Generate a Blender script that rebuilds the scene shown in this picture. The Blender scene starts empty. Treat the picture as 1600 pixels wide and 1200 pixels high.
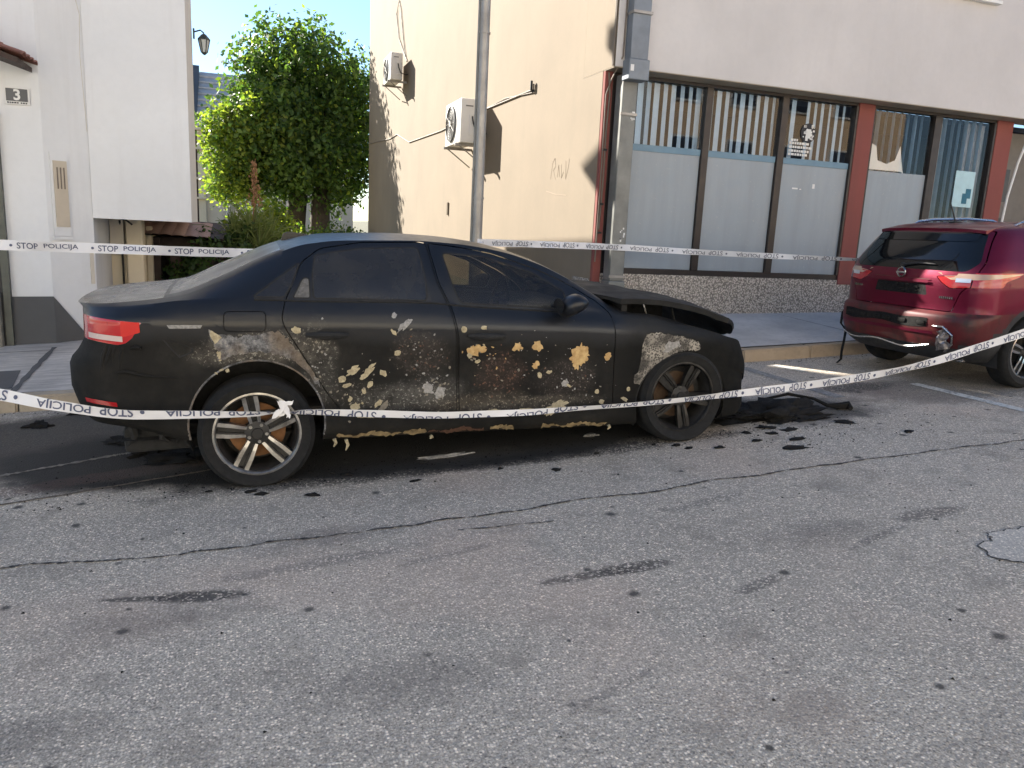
import bpy, bmesh, math, random
import numpy as np
from mathutils import Matrix, Vector, noise as mnoise

# ------------------------------------------------------------------ camera, sky, sun, exposure
# world frame: X runs along the street (uphill), Y across it towards the buildings, Z up
SC = bpy.context.scene
COL = SC.collection
GRADE = 0.0488                      # the street climbs to the right

def setup_camera():
    yaw, p, r = math.radians(19.5909), math.radians(11.245), math.radians(2.7634)
    cu, su = math.cos(yaw), math.sin(yaw)
    def uv(v): return Vector((v.x*cu + v.y*su, -v.x*su + v.y*cu, v.z))
    fwd = Vector((0, math.cos(p), -math.sin(p))); up0 = Vector((0, math.sin(p), math.cos(p))); rt0 = Vector((1, 0, 0))
    up = up0*math.cos(r) - rt0*math.sin(r); rt = rt0*math.cos(r) + up0*math.sin(r)
    rt, up, fwd = uv(rt), uv(up), uv(fwd)
    m = Matrix(((rt.x, up.x, -fwd.x, 0), (rt.y, up.y, -fwd.y, 0), (rt.z, up.z, -fwd.z, 1.5324), (0, 0, 0, 1)))
    cd = bpy.data.cameras.new('camera'); cd.sensor_width = 36; cd.lens = 36*1202/1600
    cd.clip_end = 2000; cd.clip_start = 0.05
    co = bpy.data.objects.new('camera', cd); COL.objects.link(co); co.matrix_world = m
    SC.camera = co
setup_camera()

SUN_TO = Vector((-0.50, 0.90, 0.55)).normalized()      # towards the sun
SUN_EL = math.asin(SUN_TO.z); SUN_ROT = math.atan2(SUN_TO.x, SUN_TO.y)
wd = bpy.data.worlds.new('World'); SC.world = wd; wd.use_nodes = True
nt = wd.node_tree; bg = nt.nodes['Background']
sky = nt.nodes.new('ShaderNodeTexSky'); sky.sky_type = 'NISHITA'; sky.sun_disc = False
sky.sun_elevation = SUN_EL; sky.sun_rotation = SUN_ROT; sky.altitude = 300; sky.air_density = 1.0; sky.dust_density = 0.2; sky.ozone_density = 3.5
nt.links.new(sky.outputs[0], bg.inputs[0]); bg.inputs[1].default_value = 0.055
sd = bpy.data.lights.new('sun', 'SUN'); sd.energy = 4.4; sd.angle = math.radians(0.53); sd.color = (1.0, 0.93, 0.82)
so = bpy.data.objects.new('sun', sd); COL.objects.link(so)
so.rotation_euler = SUN_TO.to_track_quat('Z', 'Y').to_euler(); so.location = (-10, 20, 30)
SC.cycles.max_bounces = 7; SC.cycles.diffuse_bounces = 3; SC.cycles.glossy_bounces = 3; SC.cycles.transparent_max_bounces = 10
SC.view_settings.view_transform = 'Standard'; SC.view_settings.look = 'None'
SC.view_settings.exposure = 2.1; SC.view_settings.gamma = 1.0; SC.view_settings.use_curve_mapping = False

# ------------------------------------------------------------------ helpers
def gz(u): return GRADE*u

def link(name, me, parent=None, loc=None, rot=None):
    o = bpy.data.objects.new(name, me); COL.objects.link(o)
    if parent is not None: o.parent = parent
    if loc is not None: o.location = loc
    if rot is not None: o.rotation_euler = rot
    return o

def tag(o, label=None, cat=None, group=None, kind=None):
    if label: o['label'] = label
    if cat: o['category'] = cat
    if group: o['group'] = group
    if kind: o['kind'] = kind
    return o

def thing(name, label, cat, loc=(0, 0, 0), rot=(0, 0, 0), group=None):
    o = bpy.data.objects.new(name, None); COL.objects.link(o); o.location = loc; o.rotation_euler = rot
    o.empty_display_size = 0.2
    return tag(o, label, cat, group)

class MB:
    """collects verts/faces, then links them as one mesh object"""
    def __init__(s): s.v = []; s.f = []; s.m = []
    def add(s, vs, fs, mi=0):
        b = len(s.v); s.v += [tuple(v) for v in vs]
        for f in fs: s.f.append(tuple(i+b for i in f)); s.m.append(mi)
        return s
    def box(s, a, b, mi=0):
        (x0, y0, z0), (x1, y1, z1) = a, b
        vs = [(x0,y0,z0),(x1,y0,z0),(x1,y1,z0),(x0,y1,z0),(x0,y0,z1),(x1,y0,z1),(x1,y1,z1),(x0,y1,z1)]
        return s.add(vs, [(0,3,2,1),(4,5,6,7),(0,1,5,4),(1,2,6,5),(2,3,7,6),(3,0,4,7)], mi)
    def bevbox(s, a, b, r=.01, mi=0):
        bm = bmesh.new(); bmesh.ops.create_cube(bm, size=1)
        a, b = Vector(a), Vector(b)
        for v in bm.verts: v.co = Vector(((v.co.x+.5)*(b.x-a.x)+a.x, (v.co.y+.5)*(b.y-a.y)+a.y, (v.co.z+.5)*(b.z-a.z)+a.z))
        bmesh.ops.bevel(bm, geom=bm.edges[:], offset=r, segments=2, affect='EDGES', profile=.5)
        return s.bm(bm, mi)
    def bm(s, bm, mi=0):
        bm.verts.ensure_lookup_table(); bm.verts.index_update()
        s.add([v.co.copy() for v in bm.verts], [[v.index for v in f.verts] for f in bm.faces], mi); bm.free(); return s
    def prism(s, poly, z0, z1, axis='z', mi=0):
        """extrude a 2d polygon; axis names the extrusion direction"""
        def P(p, h): return {'z': (p[0], p[1], h), 'y': (p[0], h, p[1]), 'x': (h, p[0], p[1])}[axis]
        n = len(poly); vs = [P(p, z0) for p in poly] + [P(p, z1) for p in poly]
        fs = [tuple(range(n))[::-1], tuple(range(n, 2*n))] + [(i, (i+1) % n, n+(i+1) % n, n+i) for i in range(n)]
        return s.add(vs, fs, mi)
    def tube(s, pts, r, seg=8, mi=0, cap=True):
        pts = [Vector(p) for p in pts]; rs = r if isinstance(r, (list, tuple)) else [r]*len(pts)
        vs = []; n = len(pts); up = None
        for i, p in enumerate(pts):
            t = (pts[min(i+1, n-1)] - pts[max(i-1, 0)]).normalized()
            if up is None: up = Vector((0, 0, 1)) if abs(t.z) < .9 else Vector((1, 0, 0))
            a = t.cross(up).normalized(); b = a.cross(t).normalized(); up = b
            for k in range(seg):
                w = 2*math.pi*k/seg; vs.append(p + (a*math.cos(w) + b*math.sin(w))*rs[i])
        fs = [(i*seg+k, i*seg+(k+1) % seg, (i+1)*seg+(k+1) % seg, (i+1)*seg+k) for i in range(n-1) for k in range(seg)]
        if cap: fs += [tuple(range(seg))[::-1], tuple(range((n-1)*seg, n*seg))]
        return s.add(vs, fs, mi)
    def lathe(s, prof, seg=32, axis='y', mi=0, c=(0, 0, 0)):
        """prof = [(radius, height along axis)]"""
        vs = []; n = len(prof)
        for r, h in prof:
            for k in range(seg):
                w = 2*math.pi*k/seg; a, b = r*math.cos(w), r*math.sin(w)
                vs.append({'y': (c[0]+a, c[1]+h, c[2]+b), 'z': (c[0]+a, c[1]+b, c[2]+h), 'x': (c[0]+h, c[1]+a, c[2]+b)}[axis])
        fs = [(i*seg+k, i*seg+(k+1) % seg, (i+1)*seg+(k+1) % seg, (i+1)*seg+k) for i in range(n-1) for k in range(seg)]
        return s.add(vs, fs, mi)
    def mesh(s, name, mats, smooth=False, recalc=True):
        me = bpy.data.meshes.new(name); me.from_pydata(s.v, [], s.f)
        for m in (mats if isinstance(mats, (list, tuple)) else [mats]): me.materials.append(m)
        me.polygons.foreach_set('material_index', s.m)
        if recalc:
            bm = bmesh.new(); bm.from_mesh(me); bmesh.ops.recalc_face_normals(bm, faces=bm.faces); bm.to_mesh(me); bm.free()
        if smooth: smooth_by_angle(me, smooth if smooth is not True else 40)
        me.update(); return me
    def build(s, name, mats, parent=None, smooth=False, loc=None, rot=None, recalc=True):
        return link(name, s.mesh(name, mats, smooth, recalc), parent, loc, rot)

def smooth_by_angle(me, deg):
    me.polygons.foreach_set('use_smooth', [True]*len(me.polygons))
    try: me.set_sharp_from_angle(angle=math.radians(deg))
    except Exception: pass

def copy_tree(o, parent=None):
    c = o.copy(); COL.objects.link(c); c.parent = parent
    for ch in list(o.children): copy_tree(ch, c)
    return c

def curve(pts):
    """smooth monotone interpolation through (x, y) points"""
    xs = [p[0] for p in pts]; ys = [p[1] for p in pts]; n = len(xs)
    d = [(ys[i+1]-ys[i])/(xs[i+1]-xs[i]) for i in range(n-1)]; m = [d[0]] + [0]*(n-2) + [d[-1]]
    for i in range(1, n-1):
        if d[i-1]*d[i] > 0:
            h0, h1 = xs[i]-xs[i-1], xs[i+1]-xs[i]; w1, w2 = 2*h1+h0, h1+2*h0
            m[i] = (w1+w2)/(w1/d[i-1] + w2/d[i])
    def f(x):
        if x <= xs[0]: return ys[0]
        if x >= xs[-1]: return ys[-1]
        i = 0
        while xs[i+1] < x: i += 1
        h = xs[i+1]-xs[i]; t = (x-xs[i])/h
        return (2*t**3-3*t*t+1)*ys[i] + (t**3-2*t*t+t)*h*m[i] + (-2*t**3+3*t*t)*ys[i+1] + (t**3-t*t)*h*m[i+1]
    return f

def in_poly(x, z, P):
    c = False; j = len(P)-1
    for i in range(len(P)):
        (xi, zi), (xj, zj) = P[i], P[j]
        if (zi > z) != (zj > z) and x < (xj-xi)*(z-zi)/(zj-zi)+xi: c = not c
        j = i
    return c

def offset_poly(P, d):
    """grow (d>0) or shrink a polygon by moving its edges"""
    n = len(P); A = sum(P[i][0]*P[(i+1) % n][1]-P[(i+1) % n][0]*P[i][1] for i in range(n)); s = 1 if A > 0 else -1
    out = []
    for i in range(n):
        a, b, c = Vector(P[i-1]), Vector(P[i]), Vector(P[(i+1) % n])
        e1, e2 = (b-a).normalized(), (c-b).normalized()
        n1, n2 = Vector((e1.y, -e1.x))*s, Vector((e2.y, -e2.x))*s
        k = (n1+n2); L = max(k.length_squared/2, .3); out.append(tuple(b + k*(d/L)))
    return out

def round_poly(P, r, seg=4):
    """round the corners of a polygon"""
    out = []; n = len(P)
    for i in range(n):
        a, b, c = Vector(P[i-1]), Vector(P[i]), Vector(P[(i+1) % n])
        ra = min(r, (a-b).length*.45); rc = min(r, (c-b).length*.45)
        p0 = b+(a-b).normalized()*ra; p1 = b+(c-b).normalized()*rc
        for k in range(seg+1):
            t = k/seg; out.append(tuple(p0*(1-t)**2 + b*2*t*(1-t) + p1*t*t))
    return out

# ------------------------------------------------------------------ materials
class Mat:
    def __init__(s, name, base=(.5, .5, .5), rough=.6, metal=0., spec=None, coat=0.):
        s.m = bpy.data.materials.new(name); s.m.use_nodes = True; s.t = s.m.node_tree; s.b = s.t.nodes['Principled BSDF']
        s.b.inputs['Base Color'].default_value = (*base, 1); s.b.inputs['Roughness'].default_value = rough; s.b.inputs['Metallic'].default_value = metal
        if spec is not None: s.b.inputs['Specular IOR Level'].default_value = spec
        if coat: s.b.inputs['Coat Weight'].default_value = coat; s.b.inputs['Coat Roughness'].default_value = .06
        s._co = None
    def n(s, typ, **kw):
        nd = s.t.nodes.new('ShaderNode'+typ)
        for k, v in kw.items(): setattr(nd, k, v)
        return nd
    def L(s, a, b): s.t.links.new(a, b)
    @property
    def co(s):
        if s._co is None: s._co = s.n('TexCoord').outputs['Object']
        return s._co
    def mapped(s, scale=(1, 1, 1), loc=(0, 0, 0), rot=(0, 0, 0)):
        mp = s.n('Mapping'); mp.inputs['Scale'].default_value = scale; mp.inputs['Location'].default_value = loc; mp.inputs['Rotation'].default_value = rot
        s.L(s.co, mp.inputs['Vector']); return mp.outputs[0]
    def noise(s, scale=5, detail=4, rough=.55, vec=None, dist=0.):
        nd = s.n('TexNoise'); nd.inputs['Scale'].default_value = scale; nd.inputs['Detail'].default_value = detail; nd.inputs['Roughness'].default_value = rough; nd.inputs['Distortion'].default_value = dist
        s.L(vec if vec is not None else s.co, nd.inputs['Vector']); return nd.outputs['Fac']
    def vor(s, scale=50, vec=None, out='Distance', feature='F1', rnd=1.):
        nd = s.n('TexVoronoi'); nd.feature = feature; nd.inputs['Scale'].default_value = scale; nd.inputs['Randomness'].default_value = rnd
        s.L(vec if vec is not None else s.co, nd.inputs['Vector']); return nd.outputs[out]
    def ramp(s, fac, stops, interp='LINEAR'):
        r = s.n('ValToRGB'); e = r.color_ramp; e.interpolation = interp
        while len(e.elements) < len(stops): e.elements.new(.5)
        for el, (p, c) in zip(e.elements, stops):
            el.position = p; el.color = (*c, 1) if isinstance(c, (tuple, list)) else (c, c, c, 1)
        s.L(fac, r.inputs[0]); return r.outputs[0]
    def mix(s, fac, a, b, mode='MIX'):
        m = s.n('Mix'); m.data_type = 'RGBA'; m.blend_type = mode
        for idx, v in ((0, fac), (6, a), (7, b)):
            if isinstance(v, (int, float)): m.inputs[idx].default_value = v if idx == 0 else (v, v, v, 1)
            elif isinstance(v, (tuple, list)): m.inputs[idx].default_value = (*v, 1)
            else: s.L(v, m.inputs[idx])
        return m.outputs[2]
    def math(s, op, a, b=None, clamp=False):
        m = s.n('Math'); m.operation = op; m.use_clamp = clamp
        for i, v in enumerate((a, b)):
            if v is None: continue
            if isinstance(v, (int, float)): m.inputs[i].default_value = v
            else: s.L(v, m.inputs[i])
        return m.outputs[0]
    def sep(s, i):
        nd = s.n('SeparateXYZ'); s.L(s.co, nd.inputs[0]); return nd.outputs[i]
    def blob(s, c, r, rot=0., wob=.5, ns=4., soft=.25, vec=None):
        """1 inside a ragged ellipse (centre c, radii r), 0 outside"""
        mp = s.n('Mapping'); mp.vector_type = 'TEXTURE'; mp.inputs['Location'].default_value = (*c[:2], c[2] if len(c) > 2 else 0); mp.inputs['Rotation'].default_value = (0, 0, rot)
        mp.inputs['Scale'].default_value = (r[0], r[1], r[2] if len(r) > 2 else 1000)
        s.L(vec if vec is not None else s.co, mp.inputs['Vector'])
        ln = s.n('VectorMath'); ln.operation = 'LENGTH'; s.L(mp.outputs[0], ln.inputs[0])
        nz = s.__dict__.setdefault('_nz', {}).get(ns)
        if nz is None: nz = s._nz[ns] = s.noise(ns, 3, .65)
        d = s.math('ADD', ln.outputs['Value'], s.math('MULTIPLY', s.math('SUBTRACT', nz, .5), wob*2))
        mr = s.n('MapRange'); mr.interpolation_type = 'SMOOTHSTEP'; mr.inputs['From Min'].default_value = 1-soft; mr.inputs['From Max'].default_value = 1+soft
        mr.inputs['To Min'].default_value = 1; mr.inputs['To Max'].default_value = 0; s.L(d, mr.inputs['Value']); return mr.outputs[0]
    def color(s, out): s.L(out, s.b.inputs['Base Color']); return s
    def rough(s, out): s.L(out, s.b.inputs['Roughness']); return s
    def bump(s, h, strength=.3, dist=.01):
        b = s.n('Bump'); b.inputs['Strength'].default_value = strength; b.inputs['Distance'].default_value = dist
        s.L(h, b.inputs['Height']); s.L(b.outputs[0], s.b.inputs['Normal']); return s

def plain(name, base, rough=.6, metal=0., var=.12, scale=6., bump=0., bscale=60., coat=0., spec=None):
    """a base colour broken up by noise, with optional fine relief"""
    k = Mat(name, base, rough, metal, spec, coat)
    nz = k.noise(scale, 5, .6)
    k.color(k.ramp(nz, [(.25, tuple(c*(1-var) for c in base)), (.75, tuple(min(1, c*(1+var)) for c in base))]))
    k.rough(k.ramp(k.noise(scale*2.3, 3), [(.3, max(.02, rough-.08)), (.7, min(1, rough+.08))]))
    if bump: k.bump(k.noise(bscale, 4, .6), bump, .004)
    return k.m

rng = random.Random(7)
def wall_mat(name, base, dirt=(.3, .25, .2), streak=.25, blotch=.12, bumps=.25):
    k = Mat(name, base, .9)
    big = k.noise(.7, 5, .6); fine = k.noise(14, 4, .6)
    st = k.noise(1.0, 5, .65, k.mapped((3.2, 3.2, .22)))
    c = k.ramp(big, [(.3, tuple(v*(1-blotch) for v in base)), (.7, tuple(min(.95, v*(1+blotch*.5)) for v in base))])
    c = k.mix(k.ramp(st, [(.52, 0.), (.78, streak)]), c, dirt)
    c = k.mix(k.ramp(fine, [(.3, .10), (.6, 0.)]), c, tuple(v*.75 for v in base))
    k.color(c); k.bump(k.noise(120, 4, .7), bumps, .004)
    return k
M = {}
# sunny gable: the front's render with its colour darkened to offset the sun; faint scrawl, chalky patch and rising damp have shapes of their own
k = wall_mat('render_sun_tone', (.232, .186, .132), (.18, .146, .106), .28, .11)
M['beige'] = k.m
k = wall_mat('render_shade_tone', (.60, .575, .56), (.47, .44, .42), .22, .10)  # same paint as the gable, kept lighter for the shaded front
M['front_shade'] = k.m
M['white_wall'] = wall_mat('white_render', (.74, .745, .74), (.50, .48, .45), .34, .07).m
M['cream_wall'] = wall_mat('cream_render', (.70, .62, .47), (.5, .43, .33), .25, .08).m
M['grey_wall'] = wall_mat('grey_render', (.62, .57, .48), (.3, .28, .26), .3, .1).m
M['ochre_wall'] = wall_mat('ochre_render', (.82, .60, .38), (.5, .4, .3), .2, .1).m
M['dark_plinth'] = wall_mat('dark_plinth', (.105, .105, .105), (.06, .06, .06), .4, .2, .5).m
k = wall_mat('red_pillar', (.235, .072, .06), (.14, .06, .05), .35, .14); M['red'] = k.m
M['frame_brown'] = plain('brown_window_frame', (.020, .014, .012), .45, var=.25)
M['soffit'] = plain('soffit_paint', (.36, .30, .22), .85, var=.15, scale=3)
M['steel'] = plain('galvanised_steel', (.30, .285, .265), .45, .45, var=.22, scale=5)
M['pipe'] = plain('painted_downpipe', (.17, .175, .165), .5, .25, var=.28, scale=4)
M['pipe_blue'] = plain('blue_grey_funnel', (.18, .205, .235), .5, .3, var=.2, scale=4)
M['white_plastic'] = plain('white_enamel', (.74, .73, .70), .4, var=.05)
M['dark_plastic'] = plain('dark_plastic', (.02, .02, .021), .55, var=.25)
M['grille_grey'] = plain('fan_grille_grey', (.16, .16, .16), .55, var=.15)
M['cable'] = plain('weathered_cable', (.17, .14, .11), .7)
M['cable_black'] = plain('black_cable', (.02, .02, .02), .6)
M['slat'] = plain('blue_fabric_slat', (.44, .58, .72), .85, var=.08, scale=20)
M['rail_blue'] = plain('blue_blind_rail', (.13, .235, .32), .5, var=.1)
M['paper'] = plain('paper_white', (.72, .72, .70), .8, var=.06)
M['ink'] = plain('ink_black', (.025, .025, .03), .7)
M['ink_blue'] = plain('ink_blue', (.085, .10, .17), .7)
M['ink_teal'] = plain('ink_teal', (.03, .15, .22), .7)
M['poster_cyan'] = plain('poster_pale_cyan', (.45, .65, .70), .7)
M['poster_red'] = plain('poster_dull_red', (.28, .10, .10), .7)
k = Mat('frosted_film', (.34, .39, .44), .5)
k.color(k.mix(k.ramp(k.noise(1.6, 4, .6), [(.3, 0.), (.75, .35)]), (.27, .32, .365), (.33, .35, .37))); k.rough(k.ramp(k.noise(9, 4), [(.3, .34), (.7, .55)]))
fc = k.b.inputs['Base Color'].links[0].from_socket; vs_ = k.noise(1., 4, .6, k.mapped((5, 5, .5))); sc_ = k.noise(26, 4, .7); k.color(k.mix(k.ramp(sc_, [(.62, 0.), (.72, .5)]), k.mix(k.ramp(vs_, [(.42, 0.), (.72, .5)]), fc, (.22, .25, .27)), (.42, .43, .43))); M['film'] = k.m
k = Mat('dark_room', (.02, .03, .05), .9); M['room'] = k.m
# window glass: mirror-like dielectric sheet that still lets the blinds show
k = Mat('window_glass', (.9, .95, 1), .02)
gl = k.n('BsdfGlossy'); gl.inputs['Roughness'].default_value = .015; tr = k.n('BsdfTransparent'); tr.inputs[0].default_value = (.94, .96, .98, 1)
fr = k.n('Fresnel'); fr.inputs['IOR'].default_value = 1.5; ms = k.n('MixShader')
k.L(k.math('ADD', k.math('MULTIPLY', fr.outputs[0], .75), .0, True), ms.inputs[0]); k.L(tr.outputs[0], ms.inputs[1]); k.L(gl.outputs[0], ms.inputs[2]); k.L(ms.outputs[0], k.t.nodes['Material Output'].inputs[0])
M['glass'] = k.m
# pebbledash plinth
k = Mat('pebbledash', (.3, .28, .25), .85)
v1 = k.n('TexVoronoi'); v1.inputs['Scale'].default_value = 46; k.L(k.co, v1.inputs['Vector'])
c = k.ramp(v1.outputs['Color'], [(.0, (.34, .30, .26)), (.45, (.50, .445, .38)), (.75, (.68, .61, .53)), (1., (.42, .36, .30))])
c = k.mix(k.ramp(v1.outputs['Distance'], [(.36, 0.), (.66, .85)]), c, (.15, .135, .115)); k.color(c)
k.bump(k.math('SUBTRACT', 1., v1.outputs['Distance']), .9, .012); M['pebble'] = k.m
# asphalt
def asphalt(name, tone=1., reveal=.5):
    k = Mat(name, (.15, .15, .15), .85)
    v = k.n('TexVoronoi'); v.inputs['Scale'].default_value = 95; k.L(k.co, v.inputs['Vector'])
    v2 = k.n('TexVoronoi'); v2.inputs['Scale'].default_value = 210; k.L(k.co, v2.inputs['Vector'])
    hue = k.n('SeparateColor'); k.L(v.outputs['Color'], hue.inputs[0])
    hue2 = k.n('SeparateColor'); k.L(v2.outputs['Color'], hue2.inputs[0])
    T = lambda r, g, b: (r*tone*3.6, g*tone*3.24, b*tone*2.72)
    big = k.noise(.55, 3, .62); mid = k.noise(3.1, 3, .6)
    streak = k.noise(1.0, 4, .62, k.mapped((.28, 1.9, 1)))
    basec = k.ramp(big, [(.30, T(.090, .088, .087)), (.55, T(.128, .125, .122)), (.75, T(.165, .162, .158))])
    basec = k.mix(k.ramp(streak, [(.42, .0), (.66, .55)]), basec, T(.082, .080, .080))
    stone = k.ramp(hue.outputs[0], [(.0, T(.035, .034, .034)), (.40, T(.10, .098, .096)), (.62, T(.155, .152, .149)), (.82, T(.235, .23, .225)), (1., T(.37, .362, .354))])
    near = k.ramp(v.outputs['Distance'], [(.34, 1.), (.60, 0.)])
    c = k.mix(k.math('MULTIPLY', near, .95), basec, stone)
    grit = k.ramp(hue2.outputs[1], [(.0, T(.05, .05, .05)), (.6, T(.14, .138, .135)), (1., T(.34, .33, .31))])
    c = k.mix(.30, c, grit)
    c = k.mix(k.ramp(mid, [(.56, 0.), (.74, .55)]), c, T(.060, .058, .056))
    pink = k.noise(.9, 2, .5, k.mapped((1, 1, 1), (5, 3, 0))); c = k.mix(k.ramp(pink, [(.5, 0.), (.75, .28)]), c, T(.19, .150, .135))
    h = k.math('ADD', k.math('MULTIPLY', k.math('SUBTRACT', 1., v.outputs['Distance']), .8), k.math('MULTIPLY', k.noise(260, 1, .6), .5))
    k._c = c; k._h = h; k._hue = hue.outputs[0]
    return k
k = asphalt('worn_asphalt')
c = k._c; hueA = k._hue
# stains that lie on the road, each with its own outline
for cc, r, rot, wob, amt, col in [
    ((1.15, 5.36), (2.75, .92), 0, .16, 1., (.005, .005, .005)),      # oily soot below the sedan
    ((1.6, 4.55), (1.9, .16), .03, .5, .80, (.016, .016, .016)),
    ((-1.0, 5.95), (1.8, 1.0), .1, .45, .9, (.026, .024, .022)),
    ((-.95, 4.95), (.9, .10), .25, .6, .45, (.10, .055, .045)),
    ((4.05, 5.05), (.85, .42), -.1, .55, .80, (.016, .016, .016)),
    ((5.35, 5.55), (.42, .17), 0, .5, .75, (.022, .022, .022)),
    ((6.3, 5.3), (1.4, .5), 0, .5, .55, (.035, .034, .034)),
    ((-.19, 3.185), (.21, .05), -.22, .25, .85, (.055, .048, .042)), ((-.38, 3.23), (.22, .022), -.24, .3, .80, (.060, .052, .045)),  # darker worn patches
    ((1.62, 2.845), (.20, .05), .0, .35, .75, (.062, .052, .045)), ((1.42, 2.835), (.25, .035), .0, .5, .7, (.065, .054, .046)),
    ((3.42, 2.915), (.24, .06), .04, .5, .55, (.075, .065, .056)),
    ((2.05, 2.52), (.16, .035), .3, .6, .5, (.05, .048, .046)),
    ((2.42, 3.45), (.3, .04), .2, .8, .35, (.06, .058, .057)),
    ((.9, 3.25), (.25, .03), .2, .8, .3, (.06, .056, .055)),
    ((1.15, 2.05), (.2, .02), .35, .8, .3, (.06, .056, .054)),
    ((2.9, 2.75), (.28, .03), .3, .8, .4, (.06, .058, .057)),
    ((.3, 3.35), (.4, .05), .1, .9, .34, (.07, .066, .064)),
    ]:
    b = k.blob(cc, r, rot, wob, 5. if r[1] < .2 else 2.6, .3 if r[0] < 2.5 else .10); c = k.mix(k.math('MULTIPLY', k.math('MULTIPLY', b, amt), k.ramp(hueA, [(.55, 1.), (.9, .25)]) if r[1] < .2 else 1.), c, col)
# scattered oil spots
sp = k.n('TexVoronoi'); sp.voronoi_dimensions = '2D'; sp.inputs['Scale'].default_value = 2.6; k.L(k.mapped((1, 1, 0)), sp.inputs['Vector'])
sv = k.n('SeparateColor'); k.L(sp.outputs['Color'], sv.inputs[0])
dd = k.math('ADD', sp.outputs['Distance'], k.math('MULTIPLY', k.math('SUBTRACT', k.noise(22, 4), .5), .10))
dd = k.math('DIVIDE', dd, k.math('ADD', .35, k.math('MULTIPLY', sv.outputs[1], 1.0)))
spot = k.math('MULTIPLY', k.ramp(dd, [(.03, 1.), (.075, 0.)]), k.ramp(sv.outputs[0], [(.45, 0.), (.6, .85)]))
c = k.mix(spot, c, (.028, .027, .026))
sq = k.n('TexVoronoi'); sq.voronoi_dimensions = '2D'; sq.inputs['Scale'].default_value = 1.15; k.L(k.mapped((.55, 1.4, 0), (3, 7, 0), (0, 0, .2)), sq.inputs['Vector'])
sqc = k.n('SeparateColor'); k.L(sq.outputs['Color'], sqc.inputs[0])
dq = k.math('ADD', sq.outputs['Distance'], k.math('MULTIPLY', k.math('SUBTRACT', k.noise(9, 3), .5), .45))
c = k.mix(k.math('MULTIPLY', k.ramp(dq, [(.08, .45), (.30, 0.)]), k.ramp(sqc.outputs[1], [(.55, 0.), (.7, .8)])), c, (.085, .077, .070))
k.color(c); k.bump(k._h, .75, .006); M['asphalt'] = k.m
k = asphalt('patch_concrete', 1.5); k.color(k.mix(.5, k._c, (.33, .32, .30))); k.bump(k._h, .5, .004); M['patch'] = k.m
k = Mat('crack_tar', (.012, .012, .012), .9); k.color(k.ramp(k.noise(30, 3), [(.35, (.02, .02, .02)), (.65, (.12, .11, .10))])); M['crack'] = k.m
k = Mat('road_paint_and_sun_streak', (.6, .6, .56), .75)
wn = k.noise(34, 5, .7); wl = k.noise(3, 4, .6)
k.color(k.mix(k.ramp(k.math('ADD', wn, k.math('MULTIPLY', wl, .5)), [(.58, .85), (.80, 0.)]), (.62, .61, .56), (.14, .138, .135))); M['paint'] = k.m
k = Mat('worn_road_paint_faded', (.6, .6, .56), .75)
wn = k.noise(30, 5, .7); k.color(k.mix(k.ramp(wn, [(.40, .95), (.72, .25)]), (.50, .49, .46), (.14, .138, .135))); M['paint_faded'] = k.m
# concrete
def concrete(name, base, rip=0., rips=9.):
    k = Mat(name, base, .88)
    a = k.noise(1.1, 6, .62); b = k.noise(17, 5, .65); v = k.vor(140)
    c = k.ramp(a, [(.28, tuple(x*.70 for x in base)), (.72, tuple(x*1.15 for x in base))])
    c = k.mix(k.ramp(b, [(.5, 0.), (.75, .45)]), c, tuple(x*.55 for x in base))
    h = k.math('ADD', k.math('MULTIPLY', k.noise(90, 4, .65), .6), k.math('MULTIPLY', v, .3))
    if rip:
        w = k.noise(rips, 4, .55, k.mapped((.35, 1.6, 1)), .6); c = k.mix(k.ramp(w, [(.40, .55), (.56, 0.)]), c, tuple(x*.5 for x in base)); h = k.math('ADD', h, k.math('MULTIPLY', w, rip))
    k.color(c); k.bump(h, .6, .008); return k
M['pavement'] = concrete('pavement_concrete', (.60, .56, .52)).m
M['pavement_ripple'] = concrete('rippled_concrete', (.60, .56, .51), 1.5).m
M['kerb'] = concrete('kerb_stone', (.44, .34, .235)).m
M['kerb_grey'] = concrete('kerb_stone_grey', (.42, .355, .27)).m
k = Mat('yard_ground', (.12, .11, .07), .95); k.color(k.ramp(k.noise(3, 6, .7), [(.3, (.05, .06, .025)), (.55, (.13, .12, .07)), (.75, (.20, .18, .12))])); k.bump(k.noise(30, 5), .6, .03); M['earth'] = k.m
M['tile_red'] = plain('clay_tile', (.30, .135, .10), .8, var=.3, scale=7, bump=.3)
M['tile_grey'] = plain('grey_roof_tile', (.50, .46, .43), .8, var=.2, scale=4, bump=.3)
M['timber_dark'] = plain('dark_timber', (.045, .028, .022), .75, var=.3, scale=9)
M['timber_brown'] = plain('brown_boards', (.115, .080, .066), .75, var=.25, scale=6)
M['bark'] = plain('bark', (.070, .058, .048), .95, var=.4, scale=9, bump=.9, bscale=22)
def leaf_mat(name, a, b, tr=.35):
    k = Mat(name, a, .55, spec=.35)
    oi = k.n('NewGeometry'); c = k.ramp(oi.outputs['Random Per Island'], [(0., a), (1., b)]); k.color(c)
    tl = k.n('BsdfTranslucent'); k.L(k.mix(1., c, (1.35, 1.5, .65), 'MULTIPLY'), tl.inputs[0]); ms = k.n('MixShader'); ms.inputs[0].default_value = tr
    k.L(k.b.outputs[0], ms.inputs[1]); k.L(tl.outputs[0], ms.inputs[2]); k.L(ms.outputs[0], k.t.nodes['Material Output'].inputs[0]); return k.m
M['leaf'] = leaf_mat('linden_leaf', (.050, .105, .028), (.125, .195, .048), .45)
M['leaf_dark'] = leaf_mat('evergreen_leaf', (.022, .050, .016), (.060, .105, .030), .25)
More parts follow.
